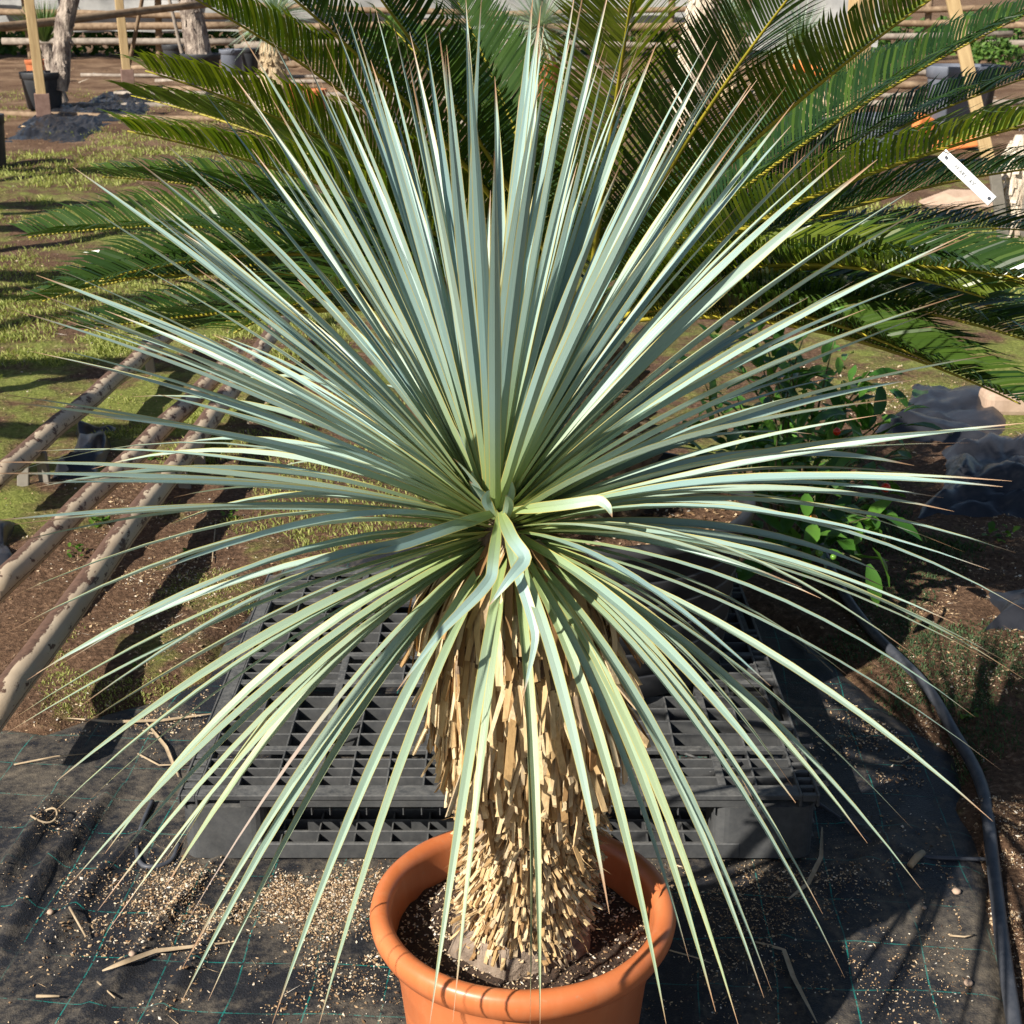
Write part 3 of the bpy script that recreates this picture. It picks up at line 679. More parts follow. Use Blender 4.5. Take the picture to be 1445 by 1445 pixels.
kinked([(704, 722, 1.91), (640, 742, 1.82), (560, 770, 1.76), (480, 780, 1.72), (380, 815, 1.68)], 0.016)
kinked([(712, 722, 1.91), (800, 712, 1.78), (845, 705, 1.76), (858, 715, 1.75), (864, 730, 1.75)], 0.014)

# ================================================================== PALLET
PZ = 0.152; fl = gz(250, 1122, PZ); frr = gz(1158, 1122, PZ); bl = gz(408, 795, PZ)
PW = (frr - fl).length; PD = 1.16
pal = thing('plastic_pallet', (fl.x, fl.y, 0.006), 'black plastic grid pallet under the big black pot', 'pallet')
pal.rotation_euler.z = math.atan2(frr.y - fl.y, frr.x - fl.x); pz0 = PZ - 0.006
def pbox(name, a, b, bev=0.0015, seg=1):
    me = bevel_box(a, b, bev, seg); me.materials.append(M['pallet']); return obj(name, me, None, pal)
# ribs across (along x)
ybars = [(0.000, 0.040, 0.012)]
for y in (0.070, 0.104, 0.140): ybars.append((y, y + 0.0045, 0.034))
ybars.append((0.176, 0.196, 0.012))
for y in np.arange(0.245, 0.46, 0.056): ybars.append((y, y + 0.005, 0.034))
ybars += [(0.478, 0.498, 0.012), (0.53, 0.535, 0.034), (0.575, 0.580, 0.034), (0.62, 0.64, 0.012)]
for y in np.arange(0.69, 0.91, 0.056): ybars.append((y, y + 0.005, 0.034))
ybars += [(0.935, 0.955, 0.012), (0.99, 0.995, 0.034), (1.03, 1.035, 0.034), (1.07, 1.075, 0.034), (PD - 0.04, PD, 0.012)]
for y0, y1, dep in ybars: pbox('cross_rib', (0.038, y0, pz0 - dep), (PW - 0.038, y1, pz0 - 0.0015), 0.0012)
# ribs running away from the camera
xb = [x for x in np.arange(0.11, PW - 0.08, 0.073)]
for i, x in enumerate(xb):
    wide = i in (2, 6, 9, 13)
    w = 0.0042 if not wide else 0.016
    for (ya, yb) in ((0.0405, 0.1758), (0.1965, 0.4775), (0.4985, 0.6195), (0.6405, 0.9345), (0.9555, PD - 0.0405)):
        if i in (4, 11) and ya in (0.1965, 0.6405): continue
        pbox('long_rib', (x, ya, pz0 - 0.036), (x + w, yb, pz0 - 0.0008), 0.001)
for x0 in (0.0, PW - 0.040):
    pbox('edge_rail', (x0 + 0.0, 0.0, pz0 - 0.028), (x0 + 0.006, PD, pz0), 0.002); pbox('edge_rail', (x0 + 0.034, 0.0, pz0 - 0.028), (x0 + 0.040, PD, pz0), 0.002)
    for k, y in enumerate(np.arange(0.0, PD, 0.029)):
        if 0.30 < y % 0.48 and x0 > 0.1: continue
        x0 < 0.1 and y > 0.15 or pbox('edge_web', (x0 + 0.0062, y + 0.001, pz0 - 0.016), (x0 + 0.0338, y + (0.012 if x0 > 0.1 else 0.022), pz0 - 0.001), 0.001)
    if x0 < 0.1: pbox('edge_plate', (0.0062, 0.16, pz0 - 0.012), (0.0338, PD - 0.05, pz0 - 0.0012), 0.001)
# diagonal braces in some cells
for (xa, ya, xb2, yb2) in ((0.26, 0.20, 0.33, 0.245), (0.78, 0.25, 0.85, 0.30), (1.05, 0.105, 1.12, 0.14), (0.33, 0.30, 0.26, 0.25), (0.98, 0.20, 1.05, 0.145)):
    m = MB(); p = Vector((xa, ya, pz0 - 0.01)); q = Vector((xb2, yb2, pz0 - 0.01)); m.add(*tube_vf([p, q], 0.0035, 4)); m.build('brace', M['pallet'], pal)
# feet: nine rounded blocks
for bx, w in ((0.004, 0.165), (PW / 2 - 0.09, 0.18), (PW - 0.204, 0.200)):
    for by, d in ((0.004, 0.14), (PD / 2 - 0.08, 0.16), (PD - 0.15, 0.14)):
        bm = bmesh.new(); vs, fs = box_vf((bx, by, 0.0), (bx + w, by + d, pz0 - 0.03)); vv = [bm.verts.new(p) for p in vs]
        for q in fs: bm.faces.new([vv[i] for i in q])
        ed = [e for e in bm.edges if abs(e.verts[0].co.z - e.verts[1].co.z) > 0.05]
        bmesh.ops.bevel(bm, geom=ed, offset=0.03, segments=5, affect='EDGES', profile=0.5)
        me = bpy.data.meshes.new('foot'); bm.to_mesh(me); bm.free(); me.materials.append(M['pallet']); fo = obj('foot', me, None, pal)
# apron of the deck above the fork openings, with small webs
for y in (0.004, PD - 0.010):
    pbox('apron', (0.12, y, pz0 - 0.030), (PW - 0.12, y + 0.006, pz0 - 0.0125), 0.001)
for x in np.arange(0.185, PW - 0.20, 0.036):
    pbox('apron_web', (x, 0.0102, pz0 - 0.052), (x + 0.003, 0.05, pz0 - 0.0128), 0.0008)
pbox('apron', (0.16, 0.050, pz0 - 0.056), (PW - 0.20, 0.055, pz0 - 0.0365), 0.001)
for x0 in (0.001, PW - 0.006): pbox('apron', (x0, 0.03, pz0 - 0.045), (x0 + 0.004, PD - 0.03, pz0 - 0.0285), 0.001)
# bottom runners
for y in (0.002, PD / 2 - 0.07, PD - 0.14):
    pbox('runner', (0.15, y, 0.0), (PW - 0.15, y + 0.010, 0.034), 0.002)
    for yy in (0.045, 0.085, 0.125): pbox('runner', (0.15, y + yy, 0.004), (PW - 0.15, y + yy + 0.006, 0.034), 0.001)
    for x in np.arange(0.19, PW - 0.18, 0.073): pbox('runner_web', (x, y + 0.0102, 0.004), (x + 0.004, y + 0.1245, 0.030), 0.001)
# side ridges on the right-hand foot
for z in (0.035, 0.065, 0.095): pbox('ridge', (PW - 0.018, 0.025, z), (PW - 0.0005, 0.13, z + 0.004), 0.0015)

# ================================================================== CYCAD IN BLACK POT ON THE PALLET
CP = Vector((0.20, 3.13, PZ)); CR = 0.335
bp = thing('nursery_pot', CP, 'big ribbed black nursery pot standing on the pallet', 'pot')
prof_bp = [(CR - 0.055, 0.0), (CR - 0.045, 0.006)]
for k in range(6):
    z = 0.01 + k * 0.058; r = CR - 0.042 + 0.042 * (z / 0.37); prof_bp += [(r, z), (r + 0.0065, z + 0.050), (r + 0.0066, z + 0.0535), (r + 0.0018, z + 0.0555)]
prof_bp += [(CR, 0.358), (CR + 0.016, 0.360), (CR + 0.018, 0.366), (CR + 0.018, 0.385), (CR + 0.012, 0.389), (CR - 0.002, 0.388), (CR - 0.006, 0.35), (CR - 0.012, 0.30)]
lathe('body', prof_bp, M['blackpot'], bp, 72, closed_bottom=True)
sv = [(0, 0, 0.36)]; sf = []
for i in range(1, 10):
    r = (CR - 0.006) * i / 9
    for k in range(40):
        a = 2 * math.pi * k / 40; x, y = r * math.cos(a), r * math.sin(a); sv.append((x, y, 0.352 + 0.012 * nz(x, y, 9, 2)))
for k in range(40): sf.append((0, 1 + k, 1 + (k + 1) % 40))
for i in range(8):
    for k in range(40): a = 1 + i * 40; sf.append((a + k, a + 40 + k, a + 40 + (k + 1) % 40, a + (k + 1) % 40))
obj('soil', mk_mesh('soil', sv, sf), M['ground'], bp)
mb = MB()
for _ in range(900):
    r = 0.32 * math.sqrt(random.random()); a = random.uniform(0, 6.283); mb.add(*chip_vf((r * math.cos(a), r * math.sin(a), 0.356 + 0.012 * nz(r * math.cos(a), r * math.sin(a), 9, 2)), random.uniform(0.003, 0.008), 0), None, litter_rnd(-0.05))
mb.build('soil_bits', M['litter'], bp, False, 'stuff')

CC = Vector((0.16, 3.13, 0.93))
cyc = thing('cycad', (CP.x, CP.y, PZ + 0.36), 'big dark green sago cycad spreading behind the yucca', 'cycad')
Cinv = Matrix.Translation(-Vector(cyc.location))
mb = MB()
for i in range(9):
    pass
cv, cf, cu = lathe_vf([(0.10, -0.02), (0.125, 0.03), (0.13, 0.12), (0.12, 0.25), (0.10, 0.36), (0.06, 0.42), (0.01, 0.45)], 28)
cv = [(x + (CC.x - CP.x) * max(0, z) / 0.42, y, z) for x, y, z in cv]
mb.add(cv, cf, cu)
for i in range(150):   # leaf scars
    z = random.uniform(0.0, 0.38); a = i * 2.39996; r = float(np.interp(z, [0, .03, .12, .25, .36, .42], [.11, .125, .13, .12, .10, .06]))
    p = Vector((r * math.cos(a) + (CC.x - CP.x) * z / 0.42, r * math.sin(a), z)); o = Vector((math.cos(a), math.sin(a), 0.35)).normalized()
    t = Vector((-math.sin(a), math.cos(a), 0)); u2 = o.cross(t)
    mb.add([p + t * .018 + u2 * .009, p - t * .018 + u2 * .009, p - t * .018 - u2 * .009, p + t * .018 - u2 * .009, p + o * .028 + t * .008, p + o * .028 - t * .008], [(0, 1, 5, 4), (2, 3, 4, 5), (1, 2, 5), (3, 0, 4)], None, random.random())
mb.build('caudex', M['caudex'], cyc)
FROND_AT = {}
def frond(tip, sag=0.12, lift=None, mat='cycad_leaf', npin=112, pinlen=0.195, key=None, roll=0.0, lift2=None):
    O = CC + (tip - CC).normalized() * 0.035; ch = tip - O; L = ch.length
    side = ch.cross(Vector((0, 0, 1))); side = side.normalized() if side.length > 1e-3 else Vector((1, 0, 0))
    upn = side.cross(ch).normalized()
    if upn.z < 0: upn = -upn
    p1 = O + ch * 0.5 + upn * sag * L
    n = 26; pts = bez(O, p1, tip, n)
    m = MB(); m.add(*tube_vf([Cinv @ p for p in pts], [0.0075 * (1 - 0.8 * i / n) for i in range(n + 1)], 5)); fo = m.build('frond', M['rachis'], cyc)
    m = MB(); r0 = random.random(); tw = random.gauss(0, 0.12) + roll
    for i in range(npin):
        k = 0.13 + 0.865 * (i + 0.5) / npin
        j = k * n; j0 = min(n - 1, int(j)); p = pts[j0].lerp(pts[j0 + 1], j - j0); t = (pts[j0 + 1] - pts[j0]).normalized()
        s0 = t.cross(upn).normalized(); u0 = s0.cross(t)
        s = s0 * math.cos(tw) + u0 * math.sin(tw); u2 = u0 * math.cos(tw) - s0 * math.sin(tw)
        pl = pinlen * (min(1, 0.35 + 3.0 * (k - 0.1)) if k < 0.32 else (1 - 0.62 * max(0, (k - 0.55) / 0.45) ** 1.6)) * random.uniform(0.93, 1.05)
        fwd = 0.42 + 0.55 * k
        for sg in (-1, 1):
            d = (s * sg * 0.86 + u2 * 0.50 + t * fwd + Vector((0, 0, random.gauss(0, .03)))).normalized()
            w = t - d * t.dot(d); w.normalize(); wd = random.uniform(0.0029, 0.0036)
            nn = d.cross(w); ro_ = random.gauss(0.15, 0.28); w = w * math.cos(ro_) + nn * math.sin(ro_)
            a = p + u2 * 0.003; b0 = a + d * pl * 0.35; b = a + d * pl * 0.72 - u2 * pl * 0.035 + t * pl * .02; c = a + d * pl - u2 * pl * random.uniform(.10, .2) + t * pl * random.uniform(.04, .12)
            m.add([Cinv @ q for q in (a - w * wd * .7, a + w * wd * .7, b0 - w * wd, b0 + w * wd, b - w * wd * .85, b + w * wd * .85, c)], [(0, 1, 3, 2), (2, 3, 5, 4), (4, 5, 6)], None, (r0 * 0.5 + random.random() * 0.35) % 1.0)
    m.build('leaflets', M[mat], fo, False, 'stuff')
    if key: FROND_AT[key] = (pts, upn)
def ctip(px, py, L, near):
    d = ray(px, py); t0 = (CC - CAM).dot(d); d0 = ((CAM + d * t0) - CC).length
    off = math.sqrt(max(0, L * L - d0 * d0)) if d0 < L else 0.0
    return CAM + d * (t0 + (-off if near else off))
FILL = []
for i in range(34):
    az = i * 2.39996 + 0.3; el = math.radians(random.uniform(-20, 20)); FILL.append((az, el))
for az, el in FILL:
    d = Vector((math.cos(el) * math.cos(az), math.cos(el) * math.sin(az), math.sin(el)))
    frond(CC + d * random.uniform(0.75, 1.1) - Vector((0, 0, 0.12 * math.cos(el))), random.uniform(0.08, 0.16), npin=90, roll=random.gauss(0, .15)) if not (d.y < -0.55 and el < 0.5) and not (d.x > 0.2 and el < 0.05) else None
for px, py, L, near, sag, mt in ((250, -15, 1.15, True, 0.10, 'cycad_leaf_old'), (330, -70, 1.2, True, 0.08, 'cycad_leaf'), (205, 100, 1.1, True, 0.12, 'cycad_leaf_old'), (185, 135, 1.15, False, 0.12, 'cycad_leaf_old'),
                                 (180, 185, 1.1, True, 0.10, 'cycad_leaf_old'), (145, 250, 1.1, False, 0.13, 'cycad_leaf'), (40, 335, 1.2, False, 0.16, 'cycad_leaf'), (60, 425, 1.15, False, 0.18, 'cycad_leaf'),
                                 (120, 400, 1.1, True, 0.18, 'cycad_leaf'), (545, 30, 1.0, False, 0.10, 'cycad_leaf'), (635, -20, 1.0, False, 0.06, 'cycad_leaf'), (590, 70, 1.0, False, 0.12, 'cycad_leaf'),
                                 (470, -90, 1.15, True, 0.05, 'cycad_leaf'), (910, -120, 1.2, True, 0.03, 'cycad_leaf_old'), (1150, -50, 1.2, True, 0.06, 'cycad_leaf'),
                                 (1355, -30, 1.25, True, 0.07, 'cycad_leaf_old'), (1460, 15, 1.2, False, 0.09, 'cycad_leaf'), (1290, 80, 1.1, False, 0.10, 'cycad_leaf'), (1480, 100, 1.2, False, 0.10, 'cycad_leaf'),
                                 (1560, 150, 1.25, True, 0.09, 'cycad_leaf_old'), (1540, 230, 1.2, False, 0.12, 'cycad_leaf'), (1500, 330, 1.2, False, 0.14, 'cycad_leaf'), (1540, 420, 1.2, True, 0.14, 'cycad_leaf'),
                                 (1520, 470, 1.2, False, 0.16, 'cycad_leaf'), (1440, 570, 1.1, True, 0.13, 'cycad_leaf'), (1560, 520, 1.2, True, 0.15, 'cycad_leaf'), (1330, 520, 1.0, True, 0.15, 'cycad_leaf'), (1480, 400, 1.2, True, 0.12, 'cycad_leaf'), (1390, 420, 1.1, True, 0.16, 'cycad_leaf_old'), (330, 470, 1.0, True, 0.2, 'cycad_leaf'), (1250, 330, 1.1, False, 0.14, 'cycad_leaf'),
 (300, 320, 1.05, False, 0.16, 'cycad_leaf')):
    frond(ctip(px, py, L, near), sag, mat=mt, key=(px, py), roll=random.gauss(0, 0.15))
# ================================================================== WHITE TAG ON THE CYCAD
pts, un = FROND_AT[(1560, 150)]
best = min(pts, key=lambda p: ((p - CAM).normalized() - ray(1375, 215)).length)
DT = (best - CAM).length - 0.03
A = CAM + ray(1334, 221) * DT; B = CAM + ray(1395, 279) * DT
tg = thing('plant_label', A, 'white plastic plant tag with handwriting hanging on a cycad frond', 'plant tag')
ax = (B - A); TL = ax.length + 0.009; ax.normalize(); tn = (-(ray(1367, 250))).normalized(); tn = (tn - ax * tn.dot(ax)).normalized(); sd = tn.cross(ax); wv = 0.0088
def strip_at(x0, x1, w, off, th, bend=0.006):
    v = []; f = []; n = 10
    for i in range(n + 1):
        x = x0 + (x1 - x0) * i / n; k = x / TL; z = off + bend * (1 - (2 * k - 1) ** 2)
        for s, t in ((-1, 0), (1, 0), (1, -th), (-1, -th)): v.append(ax * x + sd * (s * w) + tn * (z + t))
    for i in range(n):
        for k in range(4): f.append((i * 4 + k, i * 4 + (k + 1) % 4, i * 4 + 4 + (k + 1) % 4, i * 4 + 4 + k))
    f += [(3, 2, 1, 0), tuple(n * 4 + k for k in range(4))]
    return v, f
m = MB(); m.add(*strip_at(-0.008, TL, wv, 0, 0.0006)); m.build('strip', M['white'], tg, False)
m = MB(); m.add(*strip_at(0.014, TL * 0.99, wv * 1.06, 0.0012, 0.0006)); m.build('paper_label', M['white'], tg, False)
def tp(x, y, off=0.0024):
    k = x / TL; return ax * x + sd * y + tn * (off + 0.006 * (1 - (2 * k - 1) ** 2))
for x in (0.002, TL - 0.008):
    m = MB(); c = [tp(x + 0.0026 * math.cos(a), 0.0026 * math.sin(a)) for a in np.linspace(0, 6.283, 13)[:-1]]; m.add(c, [tuple(range(12))]); m.build('hole', M['ink'], tg, False)
glyph = {'Y': [[(0, 1), (.5, .5), (1, 1)], [(.5, .5), (.45, 0)]], 'F': [[(0, 0), (0, 1), (.8, 1)], [(0, .55), (.6, .55)]], 'A': [[(0, 0), (.5, 1), (1, 0)], [(.25, .4), (.8, .4)]], 'U': [[(0, 1), (.1, .1), (.6, 0), (.9, .9)]],
         'C': [[(.9, .85), (.3, 1), (0, .5), (.3, 0), (.9, .1)]], 'V': [[(0, 1), (.5, 0), (1, 1)]]}
x = 0.021; hw = MB()
for ch in 'YFAUC AV':
    if ch == ' ': x += 0.005; continue
    for stq in glyph[ch]:
        pp = [tp(x + gx * 0.0036 + random.gauss(0, .0003), (gy_ - 0.5) * 0.0058 * (-1 if False else 1) + random.gauss(0, .0003), 0.0026) for gx, gy_ in stq]
        hw.add(*tube_vf(pp, 0.0004, 4)[:2])
    x += 0.0058
hw.build('handwriting', M['ink'], tg, False)
m = MB(); m.add(*tube_vf([tp(0.002, 0, 0.003), tp(-0.004, 0.004, 0.006), (best - A) * 0.5 + tn * 0.008, best - A], 0.0006, 5)); m.build('tie', M['straw'], tg)

# ================================================================== RED-BERRIED BUSH
def leaf_mesh(L, w, name='leaf', droop=0.15, wav=0.0):
    n = 5; v = []; f = []
    for i in range(n + 1):
        k = i / n; ww = w * (math.sin(math.pi * min(1, k * 0.92 + 0.06)) ** 0.8) * 0.5 if i < n else 0.0004
        z = -droop * L * k * k; e = wav * w * math.sin(k * 9)
        v += [(L * k, -ww, z + ww * 0.35 + e), (L * k, 0, z), (L * k, ww, z + ww * 0.35 - e)]
    for i in range(n): b = 3 * i; f += [(b, b + 1, b + 4, b + 3), (b + 1, b + 2, b + 5, b + 4)]
    return mk_mesh(name, v, f, None, True, [0.0] * len(v))
BL = [leaf_mesh(random.uniform(0.07, 0.105), random.uniform(0.026, 0.040), 'leaf', random.uniform(0, 0.35), random.uniform(0, .12)) for _ in range(8)]
for me in BL: me.materials.append(M['bushleaf'])
def orient(d, up):
    d = d.normalized(); y = up.cross(d); y = y.normalized() if y.length > 1e-3 else d.orthogonal().normalized(); z = d.cross(y)
    return Matrix((d, y, z)).transposed().to_4x4()
def bush(base, tips, label, nleaf, leaves, berries=(), mat='bushleaf'):
    b = thing('berry_bush', base, label, 'bush'); m = MB(); inv = -Vector(base); spots = []
    for t in tips:
        mid = base.lerp(t, 0.5) + Vector((random.gauss(0, .04), random.gauss(0, .04), 0.06)); pts = bez(Vector(base), mid, t, 9)
        m.add(*tube_vf([p + inv for p in pts], [0.006 * (1 - 0.75 * i / 9) for i in range(10)], 5)); spots += [(pts[i], (pts[min(9, i + 1)] - pts[i - 1]).normalized()) for i in range(3, 10)]
    m.build('stems', M['twig'], b)
    for i in range(nleaf):
        p, t = random.choice(spots); d = (t * random.uniform(0.1, 0.9) + Vector((random.gauss(0, .7), random.gauss(0, .7), random.gauss(0.1, .4)))).normalized()
        o = bpy.data.objects.new('leaf', random.choice(leaves)); COL.objects.link(o); o.parent = b
        pt = p + Vector((random.gauss(0, .022), random.gauss(0, .022), random.gauss(0, .018)))
        o.matrix_local = Matrix.Translation(pt + inv) @ orient(d, Vector((random.gauss(0, .3), random.gauss(0, .3), 1))) @ Matrix.Scale(random.uniform(.65, 1.25), 4)
    for (px, py, Y, mt, r) in berries:
        p = gy(px, py, Y); m = MB(); v, f, u = lathe_vf([(0.0005, -r), (r * .5, -r * .88), (r * .87, -r * .5), (r, 0), (r * .87, r * .5), (r * .5, r * .88), (0.0005, r)], 14); m.add([Vector(q) + p + inv for q in v], f); be = m.build('berry', M[mt], b)
        near = min(spots, key=lambda s: (s[0] - p).length)[0]; m = MB(); m.add(*tube_vf([p + inv + Vector((0, 0, r * .9)), (p + near) * 0.5 + inv + Vector((0, 0, .012)), near + inv], 0.0012, 4)); m.build('stalk', M['twig'], be)
    return b
bb = gz(1110, 800); bb = Vector((bb.x, bb.y, 0.01))
tips = [gy(x, y, Y) for x, y, Y in ((985, 520, 3.95), (1040, 560, 3.85), (1130, 520, 4.1), (1100, 600, 3.7), (1180, 590, 3.9), (1250, 590, 3.95), (1290, 620, 3.9), (1275, 690, 3.65), (1200, 650, 3.5), (1010, 640, 3.6),
                                    (1150, 700, 3.4), (1080, 690, 3.5), (1230, 730, 3.5), (1130, 770, 3.35), (1215, 790, 3.4), (1040, 800, 3.35), (985, 740, 3.5), (1060, 470, 4.2), (1140, 460, 4.2))]
bush(bb, tips, 'leafy green bush with red berries right of the black pot', 295, BL,
     ((1250, 688, 3.6, 'berry', 0.0125), (1181, 609, 3.8, 'berry', 0.011), (1148, 732, 3.4, 'berryorange', 0.011), (1156, 780, 3.32, 'berrygreen', 0.010), (1176, 786, 3.32, 'berrygreen', 0.008)))
b2 = gz(1130, 700); b2 = Vector((b2.x, b2.y, 0.01))
tips = [gy(x, y, Y) for x, y, Y in ((1000, 470, 4.5), (1060, 430, 4.6), (1110, 480, 4.4), (1180, 470, 4.6), (1230, 520, 4.4), (1010, 560, 4.2), (1080, 550, 4.2), (1150, 560, 4.15), (1220, 600, 4.1), (1290, 570, 4.4), (1050, 630, 4.0), (1130, 640, 3.95), (990, 600, 4.2))]
bush(b2, tips, 'darker taller leafy bush behind the red-berried bush', 290, BL)
wl_ = [leaf_mesh(random.uniform(0.035, 0.05), random.uniform(0.022, 0.032), 'leaf', 0.2, 0.1) for _ in range(4)]
for me in wl_: me.materials.append(M['weed'])

# small weeds: rosettes of rounded leaves
def weed(px, py, label, s=1.0, n=16, mat=None, z=None, h=0.04):
    p = gz(px, py); zz = gz_at(p.x, p.y) if z is None else z; b = thing('weed', (p.x, p.y, max(zz, 0.0)), label, 'weed', 'small weeds on the soil')
    for i in range(n):
        a = i * 2.4; el = random.uniform(0.15, 1.0); d = Vector((math.cos(a) * math.cos(el), math.sin(a) * math.cos(el), math.sin(el)))
        o = bpy.data.objects.new('leaf', random.choice(wl_)); COL.objects.link(o); o.parent = b
        o.matrix_local = Matrix.Translation(Vector((random.gauss(0, .018 * s), random.gauss(0, .018 * s), random.uniform(0, h) * s))) @ orient(d, Vector((0, 0, 1))) @ Matrix.Scale(random.uniform(.5, .9) * s, 4)
weed(1055, 842, 'bright green weed at the right back corner of the pallet', 1.25, 22, z=0.06)
weed(140, 745, 'small clover weed between the two rusty pipes on the left', 0.9)
weed(265, 795, 'small green weed on brown mulch left of the pallet', 0.6, 10)
weed(112, 790, 'low green weed close beside the middle rusty pipe', 0.7)
weed(230, 733, 'tiny green weed right of the nearest rusty pipe', 0.6, 10)
weed(330, 740, 'little yellow-green weed under the left yucca leaves', 0.6, 10)
weed(215, 655, 'low weed beside the short stake under the nearest pipe', 0.7)
weed(185, 950, 'tiny green seedling on the moss left of the pallet', 0.4, 8)
weed(1365, 1020, 'tiny green weed in dry mulch beside the black hose', 0.6, 10)
weed(1415, 770, 'dark weed at the right edge below the black plastic', 0.9, 14)

# ================================================================== RUSTY PIPES ON STAKES (left)
def pipe(a, b, z0, z1, r, label):
    p, q = gz(*a, z0), gz(*b, z1); d = (q - p); p0 = p - d * 0.035; q0 = q + d * 0.22
    t = thing('rusty_pipe', (p.x, p.y, 0), label, 'pipe', 'rusty pipes lying left of the pallet'); inv = -Vector((p.x, p.y, 0)); m = MB()
    pts = [p0.lerp(q0, k / 24) + Vector((0.008 * nz(k * .37, 1.1, 1, z0 * 9), 0, 0.010 * nz(k * .31, 2.2, 1, r * 90))) + inv for k in range(25)]
    m.add(*tube_vf(pts, r, 20)); m.build('tube', M['rust'], t); return t, p0, q0
pipes = [pipe((0, 672), (212, 492), 0.15, 0.15, 0.036, 'farthest rusty cream-painted pipe beside the grass'), pipe((0, 828), (300, 535), 0.15, 0.15, 0.036, 'middle rusty cream-painted pipe of the three'),
         pipe((5, 990), (385, 470), 0.16, 0.16, 0.036, 'nearest rusty cream-painted pipe with a long rust streak')]
for (px, py, top, lab) in ((65, 690, 0.14, 'short grey stake under the farthest rusty pipe'), (33, 695, 0.13, 'thin dark stake near the left edge under the farthest pipe'), (214, 530, 0.16, 'grey stake at the far bend of the farthest pipe'),
                           (262, 690, 0.13, 'grey stake under the nearest rusty pipe'), (283, 665, 0.13, 'second grey stake beyond the nearest rusty pipe')):
    p = gz(px, py); t = tag(MB().build('stake', M['stake']) if False else obj('stake', bevel_box((-0.02, -0.008, -0.03), (0.02, 0.008, top), 0.003), M['stake'], None, (p.x, p.y, 0)), lab, 'stake', 'stakes under the pipes')
    t.rotation_euler = (random.gauss(0, .06), random.gauss(0, .08), random.uniform(-.5, .5))

# ================================================================== BLACK HOSE AND CABLES (right and left)
def hose(name, px, r, mat, label, cat, z=None, seg=12):
    pts = [gz(x, y, (r if z is None else z)) for x, y in px]
    pts = [Vector((p.x, p.y, max(0.0, gz_at(p.x, p.y)) + r * 0.8)) for p in pts]
    fine = []
    for i in range(len(pts) - 1):
        a, b, c, d = pts[max(0, i - 1)], pts[i], pts[i + 1], pts[min(len(pts) - 1, i + 2)]
        for k in range(8):
            t = k / 8; fine.append(0.5 * ((2 * b) + (c - a) * t + (2 * a - 5 * b + 4 * c - d) * t * t + (3 * b - a - 3 * c + d) * t ** 3))
    fine.append(pts[-1]); m = MB(); o0 = Vector((pts[0].x, pts[0].y, 0)); m.add(*tube_vf([p - o0 for p in fine], r, seg)); return tag(m.build(name, mat, None, True, None, o0), label, cat)
hose('irrigation_hose', [(1150, 770), (1185, 835), (1230, 895), (1300, 970), (1345, 1030), (1385, 1110), (1402, 1220), (1415, 1330), (1432, 1445), (1450, 1560)], 0.0135, M['hose'], 'thick black irrigation hose along the right side of the cloth', 'hose')
hose('drip_line', [(1150, 1130), (1200, 1165), (1240, 1195), (1290, 1208), (1390, 1212)], 0.004, M['hose'], 'thin black drip tube running from pallet to thick hose', 'tube', seg=8)
hose('drip_line', [(215, 1130), (200, 1165), (193, 1200), (205, 1222), (240, 1215), (252, 1190)], 0.005, M['hose'], 'loose black tube curling at the left foot of the pallet', 'tube', seg=8)

# ================================================================== LITTER
mb = MB(); cnt = 0
def scatter(cx, cy, rx, ry, n, smin, smax, bias=0.0, straw=0.03):
    for _ in range(int(n * 2.9)):
        px = random.gauss(cx, rx); py = random.gauss(cy, ry); p = gz(px, py)
        if nz(p.x, p.y, 7, 21) + 0.7 * nz(p.x, p.y, 19, 23) + random.gauss(0, .16) < -0.06: continue
        sdv = sd_at(p.x, p.y); z = fab_z(p.x, p.y) if sdv > 0.03 else max(gz_at(p.x, p.y), fab_z(p.x, p.y) - 0.02)
        if (p - POT).xy.length < 0.17: continue
        q = random.random(); kd = 2 if q < straw else (1 if q < straw + 0.12 else 0)
        mb.add(*chip_vf((p.x, p.y, z + 0.0015), smin * 0.55 + (smax - smin) * 0.85 * random.random() ** 2.0, kd), None, litter_rnd(bias - 0.12))
scatter(300, 1280, 110, 34, 1900, 0.002, 0.0055, 0.1); scatter(430, 1265, 90, 20, 1900, 0.002, 0.005, 0.15); scatter(500, 1330, 60, 40, 900, 0.002, 0.005, -0.1)
scatter(210, 1300, 60, 60, 500, 0.002, 0.005, 0.05); scatter(90, 1160, 26, 14, 160, 0.002, 0.004, 0.05); scatter(200, 1010, 90, 20, 700, 0.002, 0.005, 0.1); scatter(350, 1400, 150, 40, 420, 0.002, 0.006, -0.15)
scatter(1320, 1060, 70, 50, 1900, 0.002, 0.0055, 0.12); scatter(1420, 1240, 30, 120, 1400, 0.002, 0.006, 0.08); scatter(1290, 1010, 50, 30, 700, 0.002, 0.005, 0.1); scatter(1250, 1300, 110, 80, 700, 0.0015, 0.004, -0.05)
scatter(1040, 1280, 80, 40, 700, 0.002, 0.004, -0.25, 0.12); scatter(1080, 1400, 150, 40, 700, 0.0015, 0.004, -0.1); scatter(722, 1240, 420, 12, 1500, 0.002, 0.005, 0.0); scatter(1360, 900, 80, 90, 1300, 0.003, 0.007, -0.15, 0.15)
scatter(700, 1300, 500, 110, 900, 0.0012, 0.003, 0.05, 0.0); scatter(250, 800, 70, 60, 1400, 0.003, 0.007, -0.05, 0.12); scatter(200, 900, 80, 70, 900, 0.002, 0.006, 0.0, 0.1); scatter(1420, 700, 60, 60, 500, 0.004, 0.008, -0.1, 0.2)
